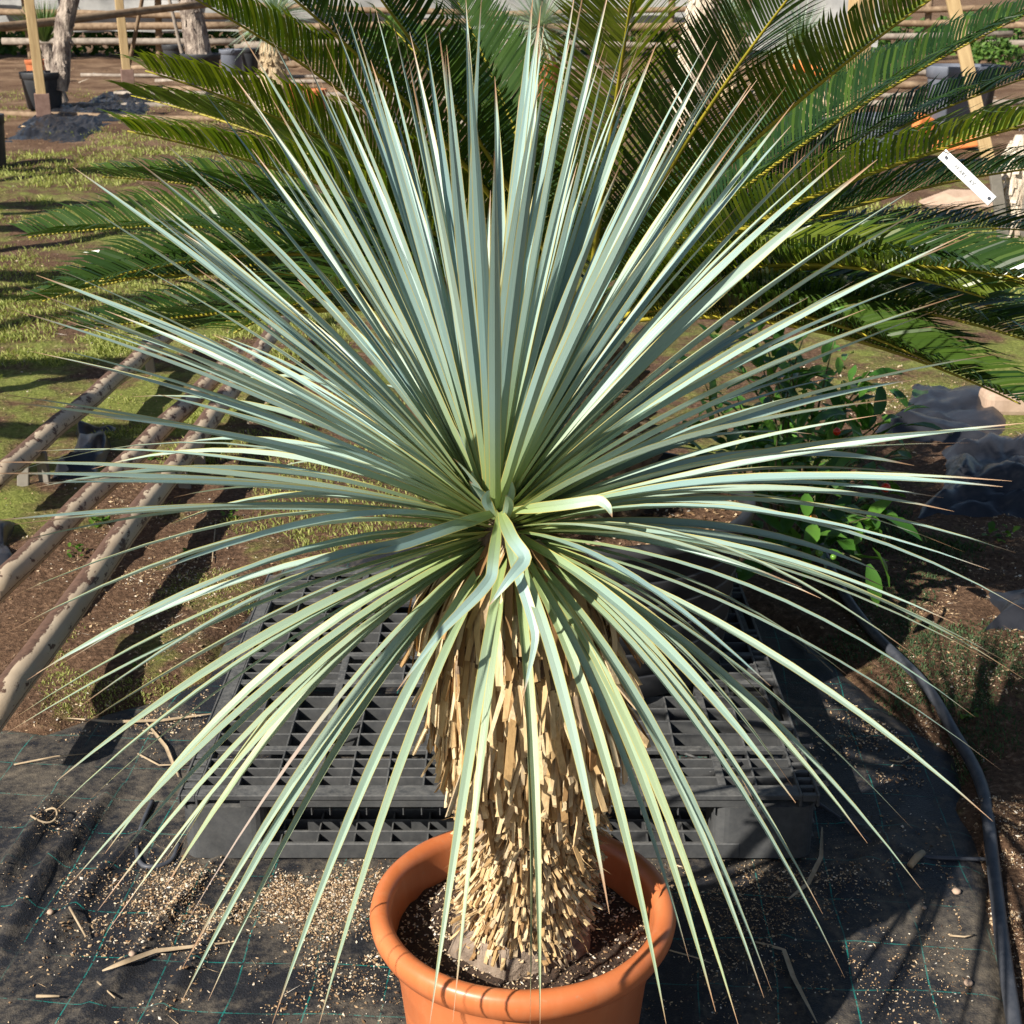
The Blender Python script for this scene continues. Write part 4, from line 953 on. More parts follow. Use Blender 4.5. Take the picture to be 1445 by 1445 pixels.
scatter(120, 660, 130, 90, 1000, 0.004, 0.008, -0.05, 0.12); scatter(1240, 560, 60, 20, 900, 0.004, 0.009, 0.1, 0.05); scatter(370, 590, 60, 60, 700, 0.003, 0.008, -0.05, 0.12)
for (x0, x1, y0, y1, n, s0, s1) in ((0, 400, 200, 520, 1500, 0.003, 0.008), (-50, 1500, 90, 200, 900, 0.01, 0.035)):
    for _ in range(n):
        p = gz(random.uniform(x0, x1), random.uniform(y0, y1)); mb.add(*chip_vf((p.x, p.y, gz_at(p.x, p.y) + 0.003), random.uniform(s0, s1), 2 if random.random() < .2 else 0), None, litter_rnd(0.0))
lt = mb.build('litter', M['litter'], None, False, 'stuff'); tag(lt, 'scattered wood chips, perlite and dry bits over cloth and soil', 'litter', None, 'stuff')

# dry leaf strips, twigs and a loop of stem lying about
def lying(name, px, w, label, cat, group, mat='straw', lift=0.004):
    pts = [gz(x, y, 0.0) for x, y in px]; pts = [Vector((p.x, p.y, max(gz_at(p.x, p.y), fab_z(p.x, p.y)) + lift + 0.006 * abs(math.sin(i * 1.7)))) for i, p in enumerate(pts)]
    o0 = Vector((pts[0].x, pts[0].y, 0)); m = MB()
    if w > 0.006:
        fine = []
        for a, b in zip(pts[:-1], pts[1:]):
            for k in range(4): fine.append(a.lerp(b, k / 4))
        fine.append(pts[-1]); m.add(*blade_vf([p - o0 for p in fine], lambda k: w * (1 - 0.7 * abs(2 * k - 1) ** 2), Vector((random.gauss(0, .2), -.3, 1)).normalized(), 0.4, 0, random.gauss(0, .6)))
    else: m.add(*tube_vf([p - o0 for p in pts], [w * 0.5 * (1 - 0.5 * i / len(pts)) for i in range(len(pts))], 6))
    return tag(m.build(name, M[mat], None, True, None, o0), label, cat, group)
G = 'dry leaves and twigs lying about'
lying('dry_leaf', [(325, 1333), (220, 1348), (175, 1372), (145, 1376)], 0.009, 'long curled dry leaf lying left of the pot', 'dry leaf', G)
lying('twig', [(52, 1409), (85, 1412)], 0.0058, 'short thick pale twig at the lower left', 'twig', G)
lying('twig', [(138, 1388), (163, 1414)], 0.004, 'thin slanting twig below the long dry leaf', 'twig', G)
lying('dry_leaf', [(1065, 1333), (1105, 1350), (1118, 1385), (1135, 1420), (1152, 1448)], 0.011, 'bent brown dry leaf right of the pot', 'dry leaf', G)
lying('dry_leaf', [(1160, 1170), (1158, 1215), (1140, 1250), (1112, 1275)], 0.009, 'curved pale dry leaf by the right foot of the pallet', 'dry leaf', G)
lying('dry_leaf', [(95, 1015), (160, 1025), (230, 1020), (300, 1012)], 0.009, 'straw-coloured dry leaf at the edge of the moss', 'dry leaf', G)
lying('dry_leaf', [(205, 1020), (235, 1060), (252, 1100)], 0.008, 'dry leaf leaning by the left pallet corner', 'dry leaf', G)
lying('twig', [(195, 1065), (225, 1085), (262, 1082)], 0.005, 'forked pale twig beside the pallet corner', 'twig', G)
lying('twig', [(20, 1080), (80, 1072), (140, 1066)], 0.004, 'thin straight twig at the left edge of the cloth', 'twig', G)
lying('twig', [(100, 1296), (122, 1328)], 0.005, 'small dark twig among wood chips at left', 'twig', G)
lying('twig', [(1255, 1075), (1270, 1080), (1285, 1072)], 0.004, 'small pale twig on the sunlit cloth at right', 'twig', G)
lying('twig', [(1340, 1322), (1360, 1328), (1375, 1322)], 0.004, 'little curved straw near the thick hose', 'twig', G)
lying('twig', [(1115, 900), (1150, 930), (1175, 950)], 0.004, 'tangled grey stem behind the pallet corner', 'twig', G)
lying('twig', [(1125, 885), (1140, 925), (1170, 935)], 0.003, 'second thinner grey stem behind the pallet corner', 'twig', G)
lying('twig', [(945, 1342), (990, 1358), (1004, 1362)], 0.003, 'thin white stem right beside the pot', 'twig', G)
lying('twig', [(305, 747), (300, 800)], 0.004, 'upright grey straw left of the yucca leaves', 'twig', G)
p = gz(64, 1163); m = MB(); m.add(*tube_vf([Vector((0.026 * math.cos(a), 0.022 * math.sin(a), 0.008 + 0.006 * math.sin(a * 2))) for a in np.linspace(0, 6.1, 26)], 0.0022, 6))
tag(m.build('dry_stem_loop', M['straw'], None, True, None, (p.x, p.y, 0.013)), 'pale dry stem curled into a ring at the far left', 'dry stem')
p = gz(1298, 1222); m = MB(); m.add(*tube_vf([Vector((-0.018, -0.012, 0.006)), Vector((0, 0.008, 0.012)), Vector((0.016, 0.022, 0.014))], [0.007, 0.008, 0.006], 8))
tag(m.build('wood_piece', M['straw'], None, True, None, (p.x - .005, p.y, 0.003)), 'small pale curled wood piece against the thick hose', 'wood piece')
p = gz(1181, 1262); 
for i, (px, py, r, lab) in enumerate(((1349, 1262, 0.009, 'round pale pebble on the sunlit cloth near the hose'), (1304, 1283, 0.005, 'small white pebble left of the round pale pebble'), (1366, 1390, 0.008, 'brown pebble near the lower right corner'), (188, 1358, 0.007, 'grey pebble beside the long dry leaf'), (72, 1290, 0.007, 'pale lump on the wrinkled cloth at left'))):
    p = gz(px, py); m = MB(); v, f, u = lathe_vf([(0.0003, -r * .6), (r * .7, -r * .45), (r, 0), (r * .75, r * .5), (0.0003, r * .65)], 9); m.add([(x * (1 + .2 * nz(x * 90, y * 90, 1, i)), y * (1 + .2 * nz(y * 90, z * 90, 1, i)), z) for x, y, z in v], f); tag(m.build('pebble', M['stone'], None, True, None, (p.x, p.y, r * .55 + max(0, fab_z(p.x, p.y)))), lab, 'pebble', 'pebbles on the cloth')

# ================================================================== GROUND COVER
def cover(name, boxes, mat, label, cat, mask=None):
    m_v = []; m_f = []; m_r = []
    for (x0, x1, y0, y1, n, h0, h1, w, thr, spread) in boxes:
        for _ in range(n):
            px = random.uniform(x0, x1); py = random.uniform(y0, y1); p = gz(px, py)
            if nz(p.x, p.y, 0.9, 11) * 0.6 + nz(p.x, p.y, 3.5, 13) * 0.5 < thr: continue
            sdv = sd_at(p.x, p.y)
            if sdv > -0.015: continue
            z = ground_z(p.x, p.y, sdv) - 0.003; rr = random.random()
            for b in range(3):
                a = random.uniform(0, 6.283); h = random.uniform(h0, h1); ox, oy = p.x + random.gauss(0, spread), p.y + random.gauss(0, spread)
                dx, dy = math.cos(a), math.sin(a); ln = random.uniform(0.3, 1.3) * h; k = len(m_v)
                m_v += [(ox - dy * w, oy + dx * w, z), (ox + dy * w, oy - dx * w, z), (ox + dx * ln * .5 + dy * w * .8, oy + dy * ln * .5 - dx * w * .8, z + h * .7), (ox + dx * ln, oy + dy * ln, z + h)]
                m_f += [(k, k + 1, k + 2), (k, k + 2, k + 3)]; m_r += [min(.99, max(0, rr + random.gauss(0, .1)))] * 4
    me = mk_mesh(name, m_v, m_f, None, False, m_r); return tag(obj(name, me, mat), label, cat, None, 'stuff')
cover('grass', [(-40, 420, 130, 300, 9000, 0.015, 0.045, 0.004, -0.05, 0.05), (-40, 480, 300, 520, 12000, 0.010, 0.032, 0.0026, -0.08, 0.03), (-40, 300, 480, 720, 9000, 0.008, 0.025, 0.0018, -0.05, 0.02),
                 (1180, 1480, 290, 430, 2500, 0.015, 0.05, 0.004, -0.3, 0.04), (260, 620, 560, 780, 3500, 0.008, 0.02, 0.0018, 0.05, 0.02), (380, 480, 130, 260, 900, 0.02, 0.05, 0.004, -0.1, 0.05)], M['grass'], 'short patchy grass and moss over the left ground', 'grass')
cover('moss', [(60, 420, 760, 1010, 9000, 0.003, 0.009, 0.0014, 0.06, 0.010), (0, 330, 640, 860, 3000, 0.004, 0.012, 0.0016, 0.12, 0.012)], M['grass'], 'yellow-green moss cushions between pipe and pallet', 'moss')
cover('ferny_weeds', [(1180, 1460, 780, 1010, 7000, 0.003, 0.010, 0.0022, 0.16, 0.02), (1150, 1460, 640, 790, 2500, 0.01, 0.03, 0.002, 0.0, 0.02), (1330, 1460, 1000, 1100, 500, 0.006, 0.016, 0.0015, 0.1, 0.012)], M['weeddark'], 'dark feathery weeds on the shaded right ground', 'weeds')

# ================================================================== BLACK PLASTIC SHEETS
def crumple(px_poly, nx, ny, amp, label, scale=5.0, base=0.01, mat='sheet', name='plastic_sheet'):
    a, b, c, d = [gz(*p) for p in px_poly]; v = []; f = []; o0 = Vector(((a.x + c.x) / 2, (a.y + c.y) / 2, 0))
    for j in range(ny + 1):
        for i in range(nx + 1):
            u, w = i / nx, j / ny; p = a.lerp(b, u).lerp(d.lerp(c, u), w)
            e = min(u, 1 - u, w, 1 - w) * 6; e = min(1, e)
            x = p.x + 0.05 * nz(p.x, p.y, scale, 2) ; y = p.y + 0.12 * nz(p.x, p.y, scale * .5, 4)
            ridge = abs(nz(p.x, p.y, scale, 6)) * 1.3 + 0.5 * abs(nz(p.x, p.y, scale * 2.3, 8))
            v.append((x - o0.x, y - o0.y, base + gz_at(x, y) - 0.02 * (1 - e) + amp * e * ridge))
    for j in range(ny):
        for i in range(nx): k = j * (nx + 1) + i; f.append((k, k + 1, k + nx + 2, k + nx + 1))
    return tag(obj(name, mk_mesh(name, v, f), M[mat], None, o0), label, 'plastic sheet', 'black plastic sheets on the ground')
crumple([(1290, 735), (1470, 745), (1490, 600), (1330, 640)], 50, 40, 0.10, 'billowing dark blue-black plastic sheet at the right edge', 4.0)
crumple([(1240, 625), (1400, 640), (1420, 560), (1290, 545)], 30, 30, 0.06, 'flat grey-black plastic strip behind the berry bush', 4.0)
crumple([(1395, 900), (1470, 905), (1470, 850), (1405, 845)], 20, 16, 0.05, 'small scrap of dark plastic at the right edge below the big sheet', 7)
crumple([(75, 690), (140, 690), (165, 600), (105, 610)], 24, 24, 0.04, 'dark plastic scrap between two rusty pipes', 6)
crumple([(-30, 810), (15, 815), (25, 745), (-20, 745)], 16, 16, 0.05, 'dark plastic scrap cut by the left edge', 7)
crumple([(0, 205), (110, 205), (215, 150), (70, 145)], 90, 60, 0.065, 'crumpled black plastic heap at the foot of the left post', 6.5)
crumple([(95, 178), (205, 172), (230, 128), (140, 132)], 80, 50, 0.07, 'crumpled black plastic between the two left posts', 7.0)
crumple([(690, 180), (800, 180), (800, 150), (720, 150)], 20, 16, 0.2, 'black plastic lying by the far orange pot', 2)

# ================================================================== BACKGROUND: posts, pots, yuccas, fence
def on_ground(px, py): p = gz(px, py); return Vector((p.x, p.y, gz_at(p.x, p.y)))
def post(px, py, topz, w, label, sleeve=None, lean=0.0):
    p = on_ground(px, py); t = thing('wooden_post', p, label, 'post', 'pale timber posts')
    me = bevel_box((-w / 2, -w / 2, -0.05), (w / 2, w / 2, topz), 0.008); me.materials.append(M['wood']); o = obj('timber', me, None, t); o.rotation_euler = (0, lean, 0.3)
    if sleeve:
        me = bevel_box((-w * .75, -w * .75, -0.04), (w * .75, w * .75, sleeve), 0.006); me.materials.append(M['sleeve']); o = obj('footing', me, None, t); o.rotation_euler = (0, 0, 0.3)
    return p
pa = post(63, 172, 2.6, 0.115, 'pale timber post in brown footing at the far left', 0.29, -0.02)
pb = post(182, 132, 2.8, 0.12, 'second pale timber post with brown footing, right of the first', 0.30, -0.02)
pc = post(1196, 215, 2.8, 0.19, 'wide pale timber post above the cycad on the right', None, 0.02)
def pole(a, b, r, label, mat='pole', name='wooden_pole', cat='pole', group=None, seg=8):
    m = MB(); d = Vector(b) - Vector(a); pts = [d * (k / 8) + Vector((0.02 * nz(k * .7, a[0], 1, 3), 0.0, 0.02 * nz(k * .6, a[1], 1, 5))) * min(1, d.length / 3) for k in range(9)]
    m.add(*tube_vf(pts, [r * (1.05 - .012 * k + 0.04 * nz(k, a[0], 1, 2)) for k in range(9)], seg)); return tag(m.build(name, M[mat], None, True, None, a), label, cat, group)
pole(gy(-160, 56, pa.y - .12), gy(300, 5, pb.y - .12), 0.052, 'long horizontal pole rail lashed across the two left posts')
pole(on_ground(176, 128), gy(206, -30, pb.y - .3), 0.03, 'thin slanting pole beside the second left post')
pole(on_ground(265, 110), gy(234, -20, on_ground(265, 110).y), 0.03, 'dark thin pole leaning over the black pot', 'greypole')
bd = gy(1388, 128, 12.0); be = gy(1338, -20, 12.0); bd = Vector((bd.x + .12, bd.y, 0.0)) if False else bd
g2 = gz(1400, 250); t = thing('wooden_board', (g2.x, g2.y, 0), 'pale board leaning among the buckets at upper right', 'board')
dd = gy(1340, -20, g2.y + .3) - Vector((g2.x, g2.y, 0)); L = dd.length; me = bevel_box((-0.055, -0.02, 0), (0.055, 0.02, L), 0.004); me.materials.append(M['wood']); o = obj('plank', me, None, t); o.rotation_mode = 'QUATERNION'; o.rotation_quaternion = Vector((0, 0, 1)).rotation_difference(dd.normalized())

def far_pot(p, r, h, label, mat='farpot', handles=False, name='nursery_pot', lip=0.03):
    t = thing(name, p, label, 'pot', 'far nursery pots')
    lathe('body', [(r * .76, 0), (r * .80, .01), (r * .96, h * .80), (r * .97, h * .82), (r * 1.02, h * .83), (r * 1.04, h - .01), (r * 1.03, h), (r * .97, h), (r * .95, h * .85), (r * .94, h * .8)], M[mat], t, 28, closed_bottom=True)
    sv = [(0, 0, h * .84)] + [(r * .95 * math.cos(a), r * .95 * math.sin(a), h * .82) for a in np.linspace(0, 6.283, 21)[:-1]]; obj('soil', mk_mesh('soil', sv, [(0, 1 + k, 1 + (k + 1) % 20) for k in range(20)]), M['ground'], t)
    if handles:
        for a in (-1.2, 2.0): m = MB(); m.add(*tube_vf([Vector((r * 1.02 * math.cos(a + k * .12), r * 1.02 * math.sin(a + k * .12), h * .9 + .05 * math.sin((k + 2) / 4 * 3.14))) for k in range(-2, 3)], .012, 6)); m.build('handle', M[mat], t)
    return t
def scale_at(p): return F / ((p - CAM).dot(FW))          # pixels per metre at a point
def yucca_crown(t, c, R, n, mat, droop=0.3, up=0.0, w=0.016, name='crown'):
    m = MB(); inv = -Vector(t.location)
    for i in range(n):
        el = math.asin(max(-1, min(1, (-0.62 if not up else up) + (1.6 if not up else 1 - up) * ((i + .5) / n)))); az = i * 2.39996
        d = Vector((math.cos(el) * math.cos(az), math.cos(el) * math.sin(az), math.sin(el))); L = R * random.uniform(.8, 1.05); s = d.cross(Vector((0, 0, 1))).normalized()
        a = c + d * .05; tip = c + d * L - Vector((0, 0, droop * L * math.cos(el) ** 2 * random.uniform(.2, 1))); mid = a.lerp(tip, .5) + Vector((0, 0, .08 * L * math.cos(el)))
        pts = bez(a, mid, tip, 5); v, f, u = blade_vf([p + inv for p in pts], lambda k: w * (1 - .9 * max(0, (k - .4) / .6)), s.cross(d).normalized(), .2, 0, random.gauss(0, .5)); m.add(v, f, u, random.random())
    return m.build(name, M[mat], t)
def shag_trunk(t, pts, rad, mat, n=220, sl=0.10, name='trunk'):
    inv = -Vector(t.location); m = MB(); pts = [Vector(p) for p in pts]
    fine = []
    for i in range(len(pts) - 1):
        for k in range(6): fine.append((pts[i].lerp(pts[i + 1], k / 6), rad[i] + (rad[i + 1] - rad[i]) * k / 6))
    fine.append((pts[-1], rad[-1])); v, f, u = tube_vf([p + inv for p, r in fine], [r for p, r in fine], 18)
    v = [q + Vector((.35 * rad[0] * nz(q.x * 9, q.z * 6, 1, 3), .3 * rad[0] * nz(q.y * 9, q.z * 6, 1, 5), 0)) * .5 for q in v]; m.add(v, f, u, .5)
    for i in range(n):
        k = random.random() * (len(fine) - 1); j = int(k); p = fine[j][0]; r = fine[j][1]; a = random.uniform(0, 6.283); o = Vector((math.cos(a), math.sin(a), 0)); s = Vector((-o.y, o.x, 0)) * random.uniform(.012, .028)
        p0 = p + o * r * .95 + inv; p1 = p0 - Vector((0, 0, sl * random.uniform(.5, 1.2))) + o * random.uniform(.005, .05) ; m.add([p0 - s, p0 + s, p1 + s * .7, p1 - s * .7, p0 + o * .012], [(0, 3, 2, 1), (4, 1, 2), (4, 2, 3), (4, 3, 0)], None, random.random())
    return m.build(name, M[mat], t, False)

# left pot with two-stemmed tree
p = on_ground(64, 158); s = scale_at(p); far_pot(p, 29 / s, 50 / s, 'black nursery pot with a leaning trunk behind the first left post', lip=.02)
t = thing('potted_tree', p + Vector((0, 0, 0.3)), 'leaning bare trunk in the black pot at far left', 'tree'); a = gy(82, 110, p.y); b = gy(104, -25, p.y + .1); shag_trunk(t, [a - Vector((0, 0, .15)), a.lerp(b, .5) + Vector((-.03, 0, 0)), b, b + (b - a) * .6], [13 / s, 12.5 / s, 12.5 / s, 11 / s], 'bark', 60, .06)
yucca_crown(t, b + (b - a) * .65, .6, 130, 'faryucca')
pg = p + Vector((-.05, .9, 0)); t = thing('potted_yucca', pg, 'green narrow-leaved yucca standing behind the leaning trunk', 'yucca'); c = gy(64, 62, pg.y); shag_trunk(t, [pg, c], [.09, .07], 'bark', 60, .1); yucca_crown(t, c, .62, 150, 'fargreen', .1, .55, .02)
p = on_ground(54, 118); sc_ = scale_at(p); t = far_pot(p, 15 / sc_, 34 / sc_, 'orange netting shaped as a pot, half hidden behind the first left post', 'terra_far')  # a pot built in place of the orange netting there
p = on_ground(-6, 238); s = scale_at(p); far_pot(p, 19 / s, 72 / s, 'dark nursery pot cut by the left edge of the picture')
# black pot group left of centre
p = on_ground(286, 120); s = scale_at(p); far_pot(p, 27 / s, 44 / s, 'large round black pot with pale trunk, upper left')
t = thing('potted_tree', p + Vector((0, 0, .4)), 'thick pale trunk in the large round black pot', 'tree'); a = gy(283, 82, p.y); b = gy(262, -30, p.y); shag_trunk(t, [a - Vector((0, 0, .15)), a.lerp(b, .5), b, b + (b - a) * .4], [19 / s, 16 / s, 15 / s, 13 / s], 'bark', 120, .1); yucca_crown(t, b + (b - a) * .45, .7, 140, 'faryucca')
p = on_ground(247, 104); s = scale_at(p); far_pot(p, 15 / s, 38 / s, 'smaller black pot left of the large round pot')
p = on_ground(328, 108); s = scale_at(p); far_pot(p, 16 / s, 36 / s, 'blue-grey pot with handles right of the large round pot', 'greybucket', True)
p = on_ground(352, 104); s = scale_at(p); far_pot(p, 15 / s, 32 / s, 'dark pot partly hidden behind the blue-grey pot')
p = on_ground(402, 186); s = scale_at(p); far_pot(p, 23 / s, 22 / s, 'wide terracotta bowl holding a stocky yucca trunk', 'terra_far', name='terracotta_pot')
t = thing('potted_yucca', p + Vector((0, 0, .1)), 'stocky yucca with knobbly tan trunk in the wide terracotta bowl', 'yucca'); a = gy(389, 172, p.y); b = gy(384, 60, p.y); shag_trunk(t, [a, a.lerp(b, .4), b], [17 / s, 18 / s, 16 / s], 'skirt', 300, .05); yucca_crown(t, gy(388, 25, p.y), 75 / s, 260, 'faryucca')
p = on_ground(414, 168); s = scale_at(p); far_pot(p, 16 / s, 44 / s, 'upright terracotta pot behind the stocky yucca', 'terra_far', name='terracotta_pot')
p = on_ground(448, 160); s = scale_at(p); far_pot(p, 14 / s, 30 / s, 'small terracotta pot half hidden by the cycad at upper left', 'terra_far', name='terracotta_pot')
# centre
p = on_ground(772, 150); s = scale_at(p); far_pot(p, 17 / s, 54 / s, 'tall orange pot under the pale far yucca at top centre', 'terra_far', name='terracotta_pot')
t = thing('potted_yucca', p + Vector((0, 0, .3)), 'pale round-headed yucca at the top centre', 'yucca'); c = gy(762, 38, p.y); shag_trunk(t, [p + Vector((0, 0, .3)), gy(772, 70, p.y), c], [10 / s, 12 / s, 9 / s], 'skirt', 160, .12); yucca_crown(t, c, 98 / s, 330, 'faryucca', .25)
p = on_ground(612, 120); s = scale_at(p); far_pot(p, 12 / s, 70 / s, 'small dark pot behind the upright green fronds at top centre')
# right of centre
p = on_ground(965, 210); s = scale_at(p); t = thing('pale_trunk_tree', p, 'thick pale shaggy trunk rising behind the cycad', 'tree'); shag_trunk(t, [p, gy(975, 95, p.y), gy(992, 20, p.y), gy(998, -60, p.y)], [20 / s, 22 / s, 21 / s, 20 / s], 'palebark', 300, .12)
yucca_crown(t, gy(1000, -110, p.y), 0.8, 120, 'faryucca')
p = on_ground(1030, 140); s = scale_at(p); t = thing('potted_yucca', p, 'small spiky yucca right of the thick pale trunk', 'yucca'); c = gy(1030, 22, p.y); shag_trunk(t, [p, c], [13 / s, 11 / s], 'skirt', 120, .12); yucca_crown(t, c, 38 / s, 160, 'faryucca', .2)
p = on_ground(1165, 205); s = scale_at(p); far_pot(p, 40 / s, 40 / s, 'wide black pot hidden behind the cycad fronds, upper right')
t = thing('potted_yucca', p + Vector((0, 0, .3)), 'yucca with broad tan dry skirt, upper right', 'yucca'); c = gy(1128, 62, p.y); shag_trunk(t, [p + Vector((0, 0, .25)), gy(1160, 140, p.y), gy(1152, 90, p.y), c], [32 / s, 34 / s, 24 / s, 12 / s], 'skirt', 420, .2); yucca_crown(t, c, 72 / s, 240, 'faryucca', .25)
pole(gy(1120, 90, p.y - .35), gy(1190, 113, p.y - .40), 0.05, 'orange clay pipe lying across the dry yucca skirt', 'orange', 'clay_pipe', 'pipe')
p = on_ground(1112, 198); s = scale_at(p); far_pot(p, 17 / s, 62 / s, 'narrow dark blue-grey pot behind the cycad, right of centre')
p = on_ground(1240, 232); s = scale_at(p); far_pot(p, 42 / s, 62 / s, 'pale grey bucket seen between cycad fronds', 'greybucket')
p = on_ground(1345, 190); s = scale_at(p); far_pot(p, 44 / s, 92 / s, 'tall dark blue bucket behind the leaning board', 'greybucket', True)
p = on_ground(1375, 168); s = scale_at(p); far_pot(p, 26 / s, 70 / s, 'black pot behind the tall dark blue bucket')
p = on_ground(1310, 190); s = scale_at(p); t = thing('clay_tile', p + Vector((0, 0, .0)), 'orange clay slab lying by the grey bucket', 'clay slab'); me = bevel_box((-30 / s, -.12, 0), (30 / s, .12, .16), .02); me.materials.append(M['orange']); o = obj('slab', me, None, t); o.rotation_euler = (.2, .25, .3)
p = on_ground(1350, 215); s = scale_at(p); t = thing('clay_tile', p, 'second orange clay slab lower right of the first', 'clay slab'); me = bevel_box((-.22, -.1, 0), (.22, .1, .10), .02); me.materials.append(M['orange']); o = obj('slab', me, None, t); o.rotation_euler = (.15, -.2, -.4)
# right edge: staked trunk
p = on_ground(1432, 340); s = scale_at(p); t = thing('staked_trunk_tree', p, 'pale trunk held by two stakes at the right edge', 'tree'); shag_trunk(t, [p, gy(1434, 280, p.y), gy(1438, 215, p.y), gy(1440, 190, p.y)], [12 / s, 18 / s, 18 / s, 8 / s], 'palebark', 160, .1)
for (x0, x1, lab) in ((1417, 1402, 'grey stake leaning left of the staked trunk'), (1440, 1462, 'grey stake leaning right of the staked trunk')):
    a = gz(x0, 342); b = gy(x1, 230, a.y - .1); t = thing('stake', a, lab, 'stake', 'stakes at the right trunk'); dv = b - a; me = bevel_box((-.035, -.02, -.03), (.035, .02, dv.length), .004); me.materials.append(M['stake']); o = obj('timber', me, None, t); o.rotation_mode = 'QUATERNION'; o.rotation_quaternion = Vector((0, 0, 1)).rotation_difference(dv.normalized())
p = on_ground(1365, 300); m = MB(); v, f, u = lathe_vf([(.001, 0), (.26, 0), (.30, .06), (.2, .13), (.001, .16)], 12); m.add([(x * (1.2 + .4 * nz(x * 5, y * 5, 1, 2)), y * .6, z * (1 + .3 * nz(x * 8, y * 8, 1, 3))) for x, y, z in v], f); tag(m.build('stone', M['stone'], None, False, None, p), 'grey white stone on the grass below the plant tag', 'stone')
p = on_ground(1418, 585); me = bevel_box((-.10, -.07, -.02), (.11, .07, .085), .03, 3); me.materials.append(M['stone']); tag(obj('stone', me, None, None, p), 'beige block beside the black plastic at the right', 'stone')
# bush and rail fence at the back
def round_bush(p, R, n, label):
    t = thing('shrub', p, label, 'shrub', 'far shrubs'); m = MB(); m.add(*tube_vf([Vector((0, 0, 0)), Vector((0, 0, R))], .03, 6)); m.build('trunk', M['bark'], t); m = MB()
    for _ in range(n):
        d = Vector((random.gauss(0, 1), random.gauss(0, 1), random.gauss(0, 1))).normalized() * R * random.uniform(.3, 1) ** .5; d.z = abs(d.z) * .95 + .08; d *= 1 + .25 * nz(d.x * 3, d.z * 3 + d.y, 1, 4)
        a = Vector((random.gauss(0, 1), random.gauss(0, 1), random.gauss(0, 1))).normalized() * .07; b = a.orthogonal().normalized() * .03; m.add([d - a, d + b, d + a, d - b], [(0, 1, 2, 3)], None, random.random())
    m.build('crown', M['farbush'], t, False)
round_bush(on_ground(205, 78) + Vector((0, 0, 0)), .75, 900, 'green shrub in front of the fence at upper left')
round_bush(on_ground(570, 92), .8, 900, 'low green shrub before the fence at top centre')
round_bush(on_ground(660, 90), .6, 700, 'dark low shrub left of the pale round-headed yucca')
round_bush(on_ground(1400, 95), .5, 500, 'low green growth before the fence at upper right')
FY0 = 31.0
fence = thing('rail_fence', (0, FY0, 0.0), 'rough wooden rail fence across the back of the nursery', 'fence')
def fpole(a, b, r, name, mat):
    m = MB(); d = Vector(b) - Vector(a); m.add(*tube_vf([Vector(a) + d * (k / 6) + Vector((0, 0, .03 * nz(k, a[0] + a[2], 1, 3))) for k in range(7)], r, 8)); return m.build(name, M[mat], fence)
for x in np.arange(-15, 16, 2.6): fpole((x, 0, -.05), (x + random.gauss(0, .05), 0, 1.9), .07, 'post', 'pole')
for zz, mt in ((.42, 'greypole'), (.70, 'pole'), (.98, 'pole'), (1.28, 'greypole'), (1.60, 'pole')):
    for x in np.arange(-16, 16, 5.2): fpole((x + random.gauss(0, .2), -.12 - random.random() * .05, zz + random.gauss(0, .05)), (x + 5.3, -.12 - random.random() * .05, zz + random.gauss(0, .06)), random.uniform(.05, .075), 'rail', mt)
def sheet(x0, x1, z0, z1, y, label):
    v = []; f = []; nx = 40; nz_ = 10
    for j in range(nz_ + 1):
        for i in range(nx + 1): x = x0 + (x1 - x0) * i / nx; z = z0 + (z1 - z0) * j / nz_; v.append((x, y + .12 * nz(x, z, 1.3, 5), z + .08 * nz(x, j, .8, 2)))
    for j in range(nz_):
        for i in range(nx): k = j * (nx + 1) + i; f.append((k, k + 1, k + nx + 2, k + nx + 1))
    tag(obj('plastic_sheeting', mk_mesh('plastic_sheeting', v, f), M['whitesheet'], None), label, 'plastic sheet')
sheet(-16, -2.5, .55, 2.2, FY0 + .6, 'dull white sheeting behind the rail fence on the left')
sheet(-2.2, 4.3, .6, 2.2, FY0 + .7, 'dull white sheeting behind the rail fence at top centre')
sheet(3.9, 6.0, .5, 2.4, FY0 - 6, 'white plastic sheeting behind the wide timber post')
hedge = MB()
for _ in range(5000):
    x = random.uniform(-18, 18); z = random.uniform(0, 1.0 + .8 * nz(x, 0, .5, 3)) ; d = Vector((x, FY0 + 2.2 + random.uniform(-.6, .6), z)); a = Vector((random.gauss(0, 1), random.gauss(0, 1), random.gauss(0, 1))).normalized() * .13; b = a.orthogonal().normalized() * .07; hedge.add([d - a, d + b, d + a, d - b], [(0, 1, 2, 3)], None, random.random())
tag(hedge.build('far_thicket', M['farbush'], None, False), 'dark green thicket behind the rail fence', 'thicket', None, 'stuff')
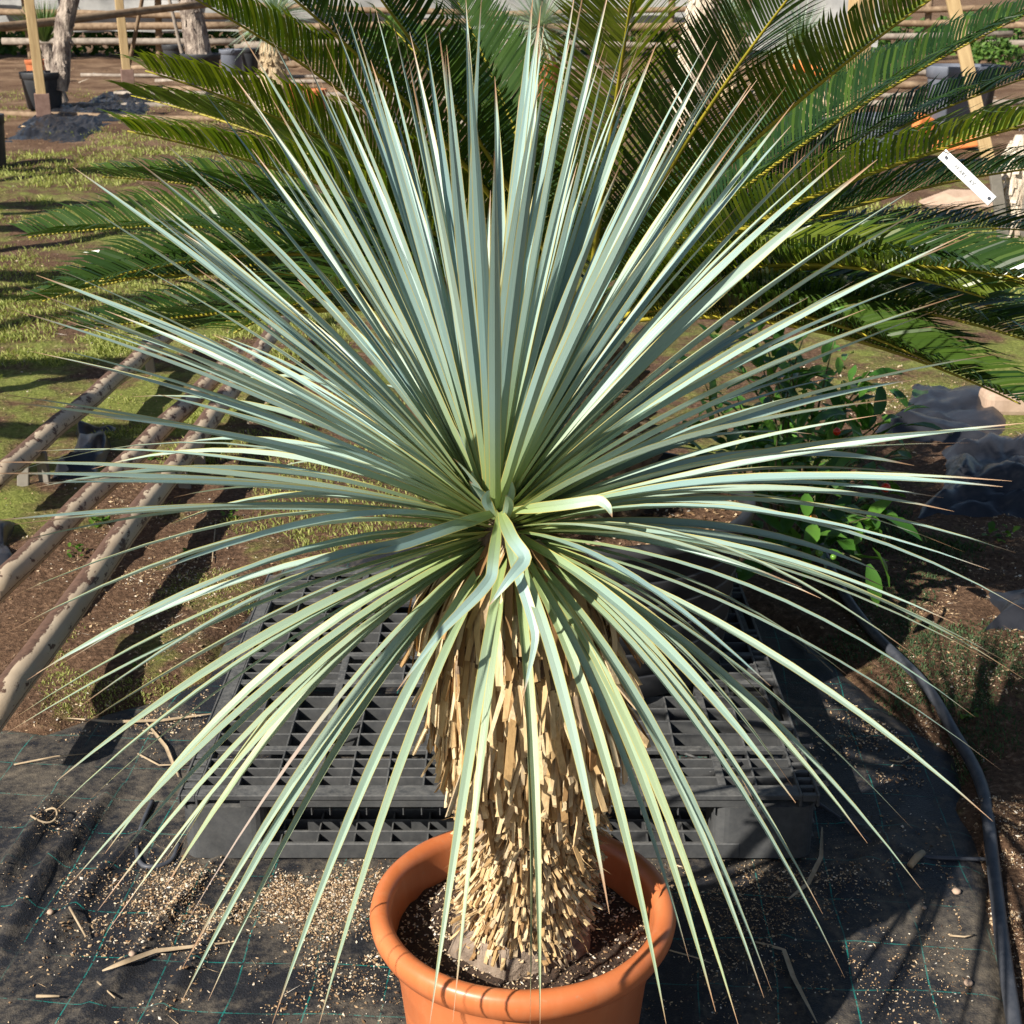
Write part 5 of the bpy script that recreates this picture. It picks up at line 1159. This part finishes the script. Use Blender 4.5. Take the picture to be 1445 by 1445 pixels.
# poles lying on the trodden ground before the fence
desc = ['nearest', 'second', 'third', 'fourth', 'fifth', 'sixth', 'seventh', 'eighth', 'ninth', 'tenth', 'eleventh', 'farthest']
for i in range(12):
    Y = 17.5 + i * 1.05; x0 = random.uniform(-7.5, -5.5) if i % 3 else random.uniform(-4, -1); Lp = random.uniform(2.5, 5.0)
    a = Vector((x0, Y, gz_at(x0, Y) + .03)); b = Vector((x0 + Lp, Y + random.uniform(-1.2, 1.2), gz_at(x0 + Lp, Y) + .035)); pole(a, b, random.uniform(.025, .05), desc[i] + ' of the long poles lying on bare soil at upper left', random.choice(['pole', 'greypole']), group='poles lying on the ground')
for i in range(8):
    Y = 17 + i * 1.5; x0 = random.uniform(1.5, 5.5); a = Vector((x0, Y, gz_at(x0, Y) + .06)); b = Vector((x0 + random.uniform(2, 4), Y + random.uniform(-.6, .6), gz_at(x0 + 3, Y) + .07)); pole(a, b, random.uniform(.03, .06), desc[i] + ' of the poles lying on soil at upper right', random.choice(['pole', 'greypole']), group='poles lying on the ground')

# ================================================================== UNSEEN POLES AND POSTS ADDED BEYOND THE LEFT EDGE (to shade the grass in bands)
ords = ['first', 'second', 'third', 'fourth', 'fifth', 'sixth', 'seventh']
for i, (Y, z, x1, r, sl) in enumerate(((3.6, 1.75, -2.6, .07, .1), (4.8, 1.55, -2.9, .11, -.2), (5.9, 1.85, -3.3, .06, .3), (6.9, 1.5, -3.5, .13, -.1), (8.2, 1.8, -3.9, .08, .25), (9.6, 1.6, -4.4, .14, -.3), (11.4, 1.8, -5.0, .1, .2))):
    a = Vector((x1 - 5.5, Y + sl, z)); b = Vector((x1, Y, z + .05)); pole(a, b, r, ords[i] + ' unseen long pole added beyond the left edge for shade', 'pole', group='unseen shade poles added beyond the left edge')
    for k in (0.08, 0.5, 0.93):
        q = a.lerp(b, k); o = obj('shade_caster_post', bevel_box((-.05, -.05, -.05), (.05, .05, q.z - r * .9), .006), M['wood'], None, (q.x, q.y, 0)); tag(o, ('outer', 'middle', 'inner')[int(k * 2.9)] + ' added post under the ' + ords[i] + ' unseen shade pole beyond the left edge', 'post', 'unseen posts added beyond the left edge')
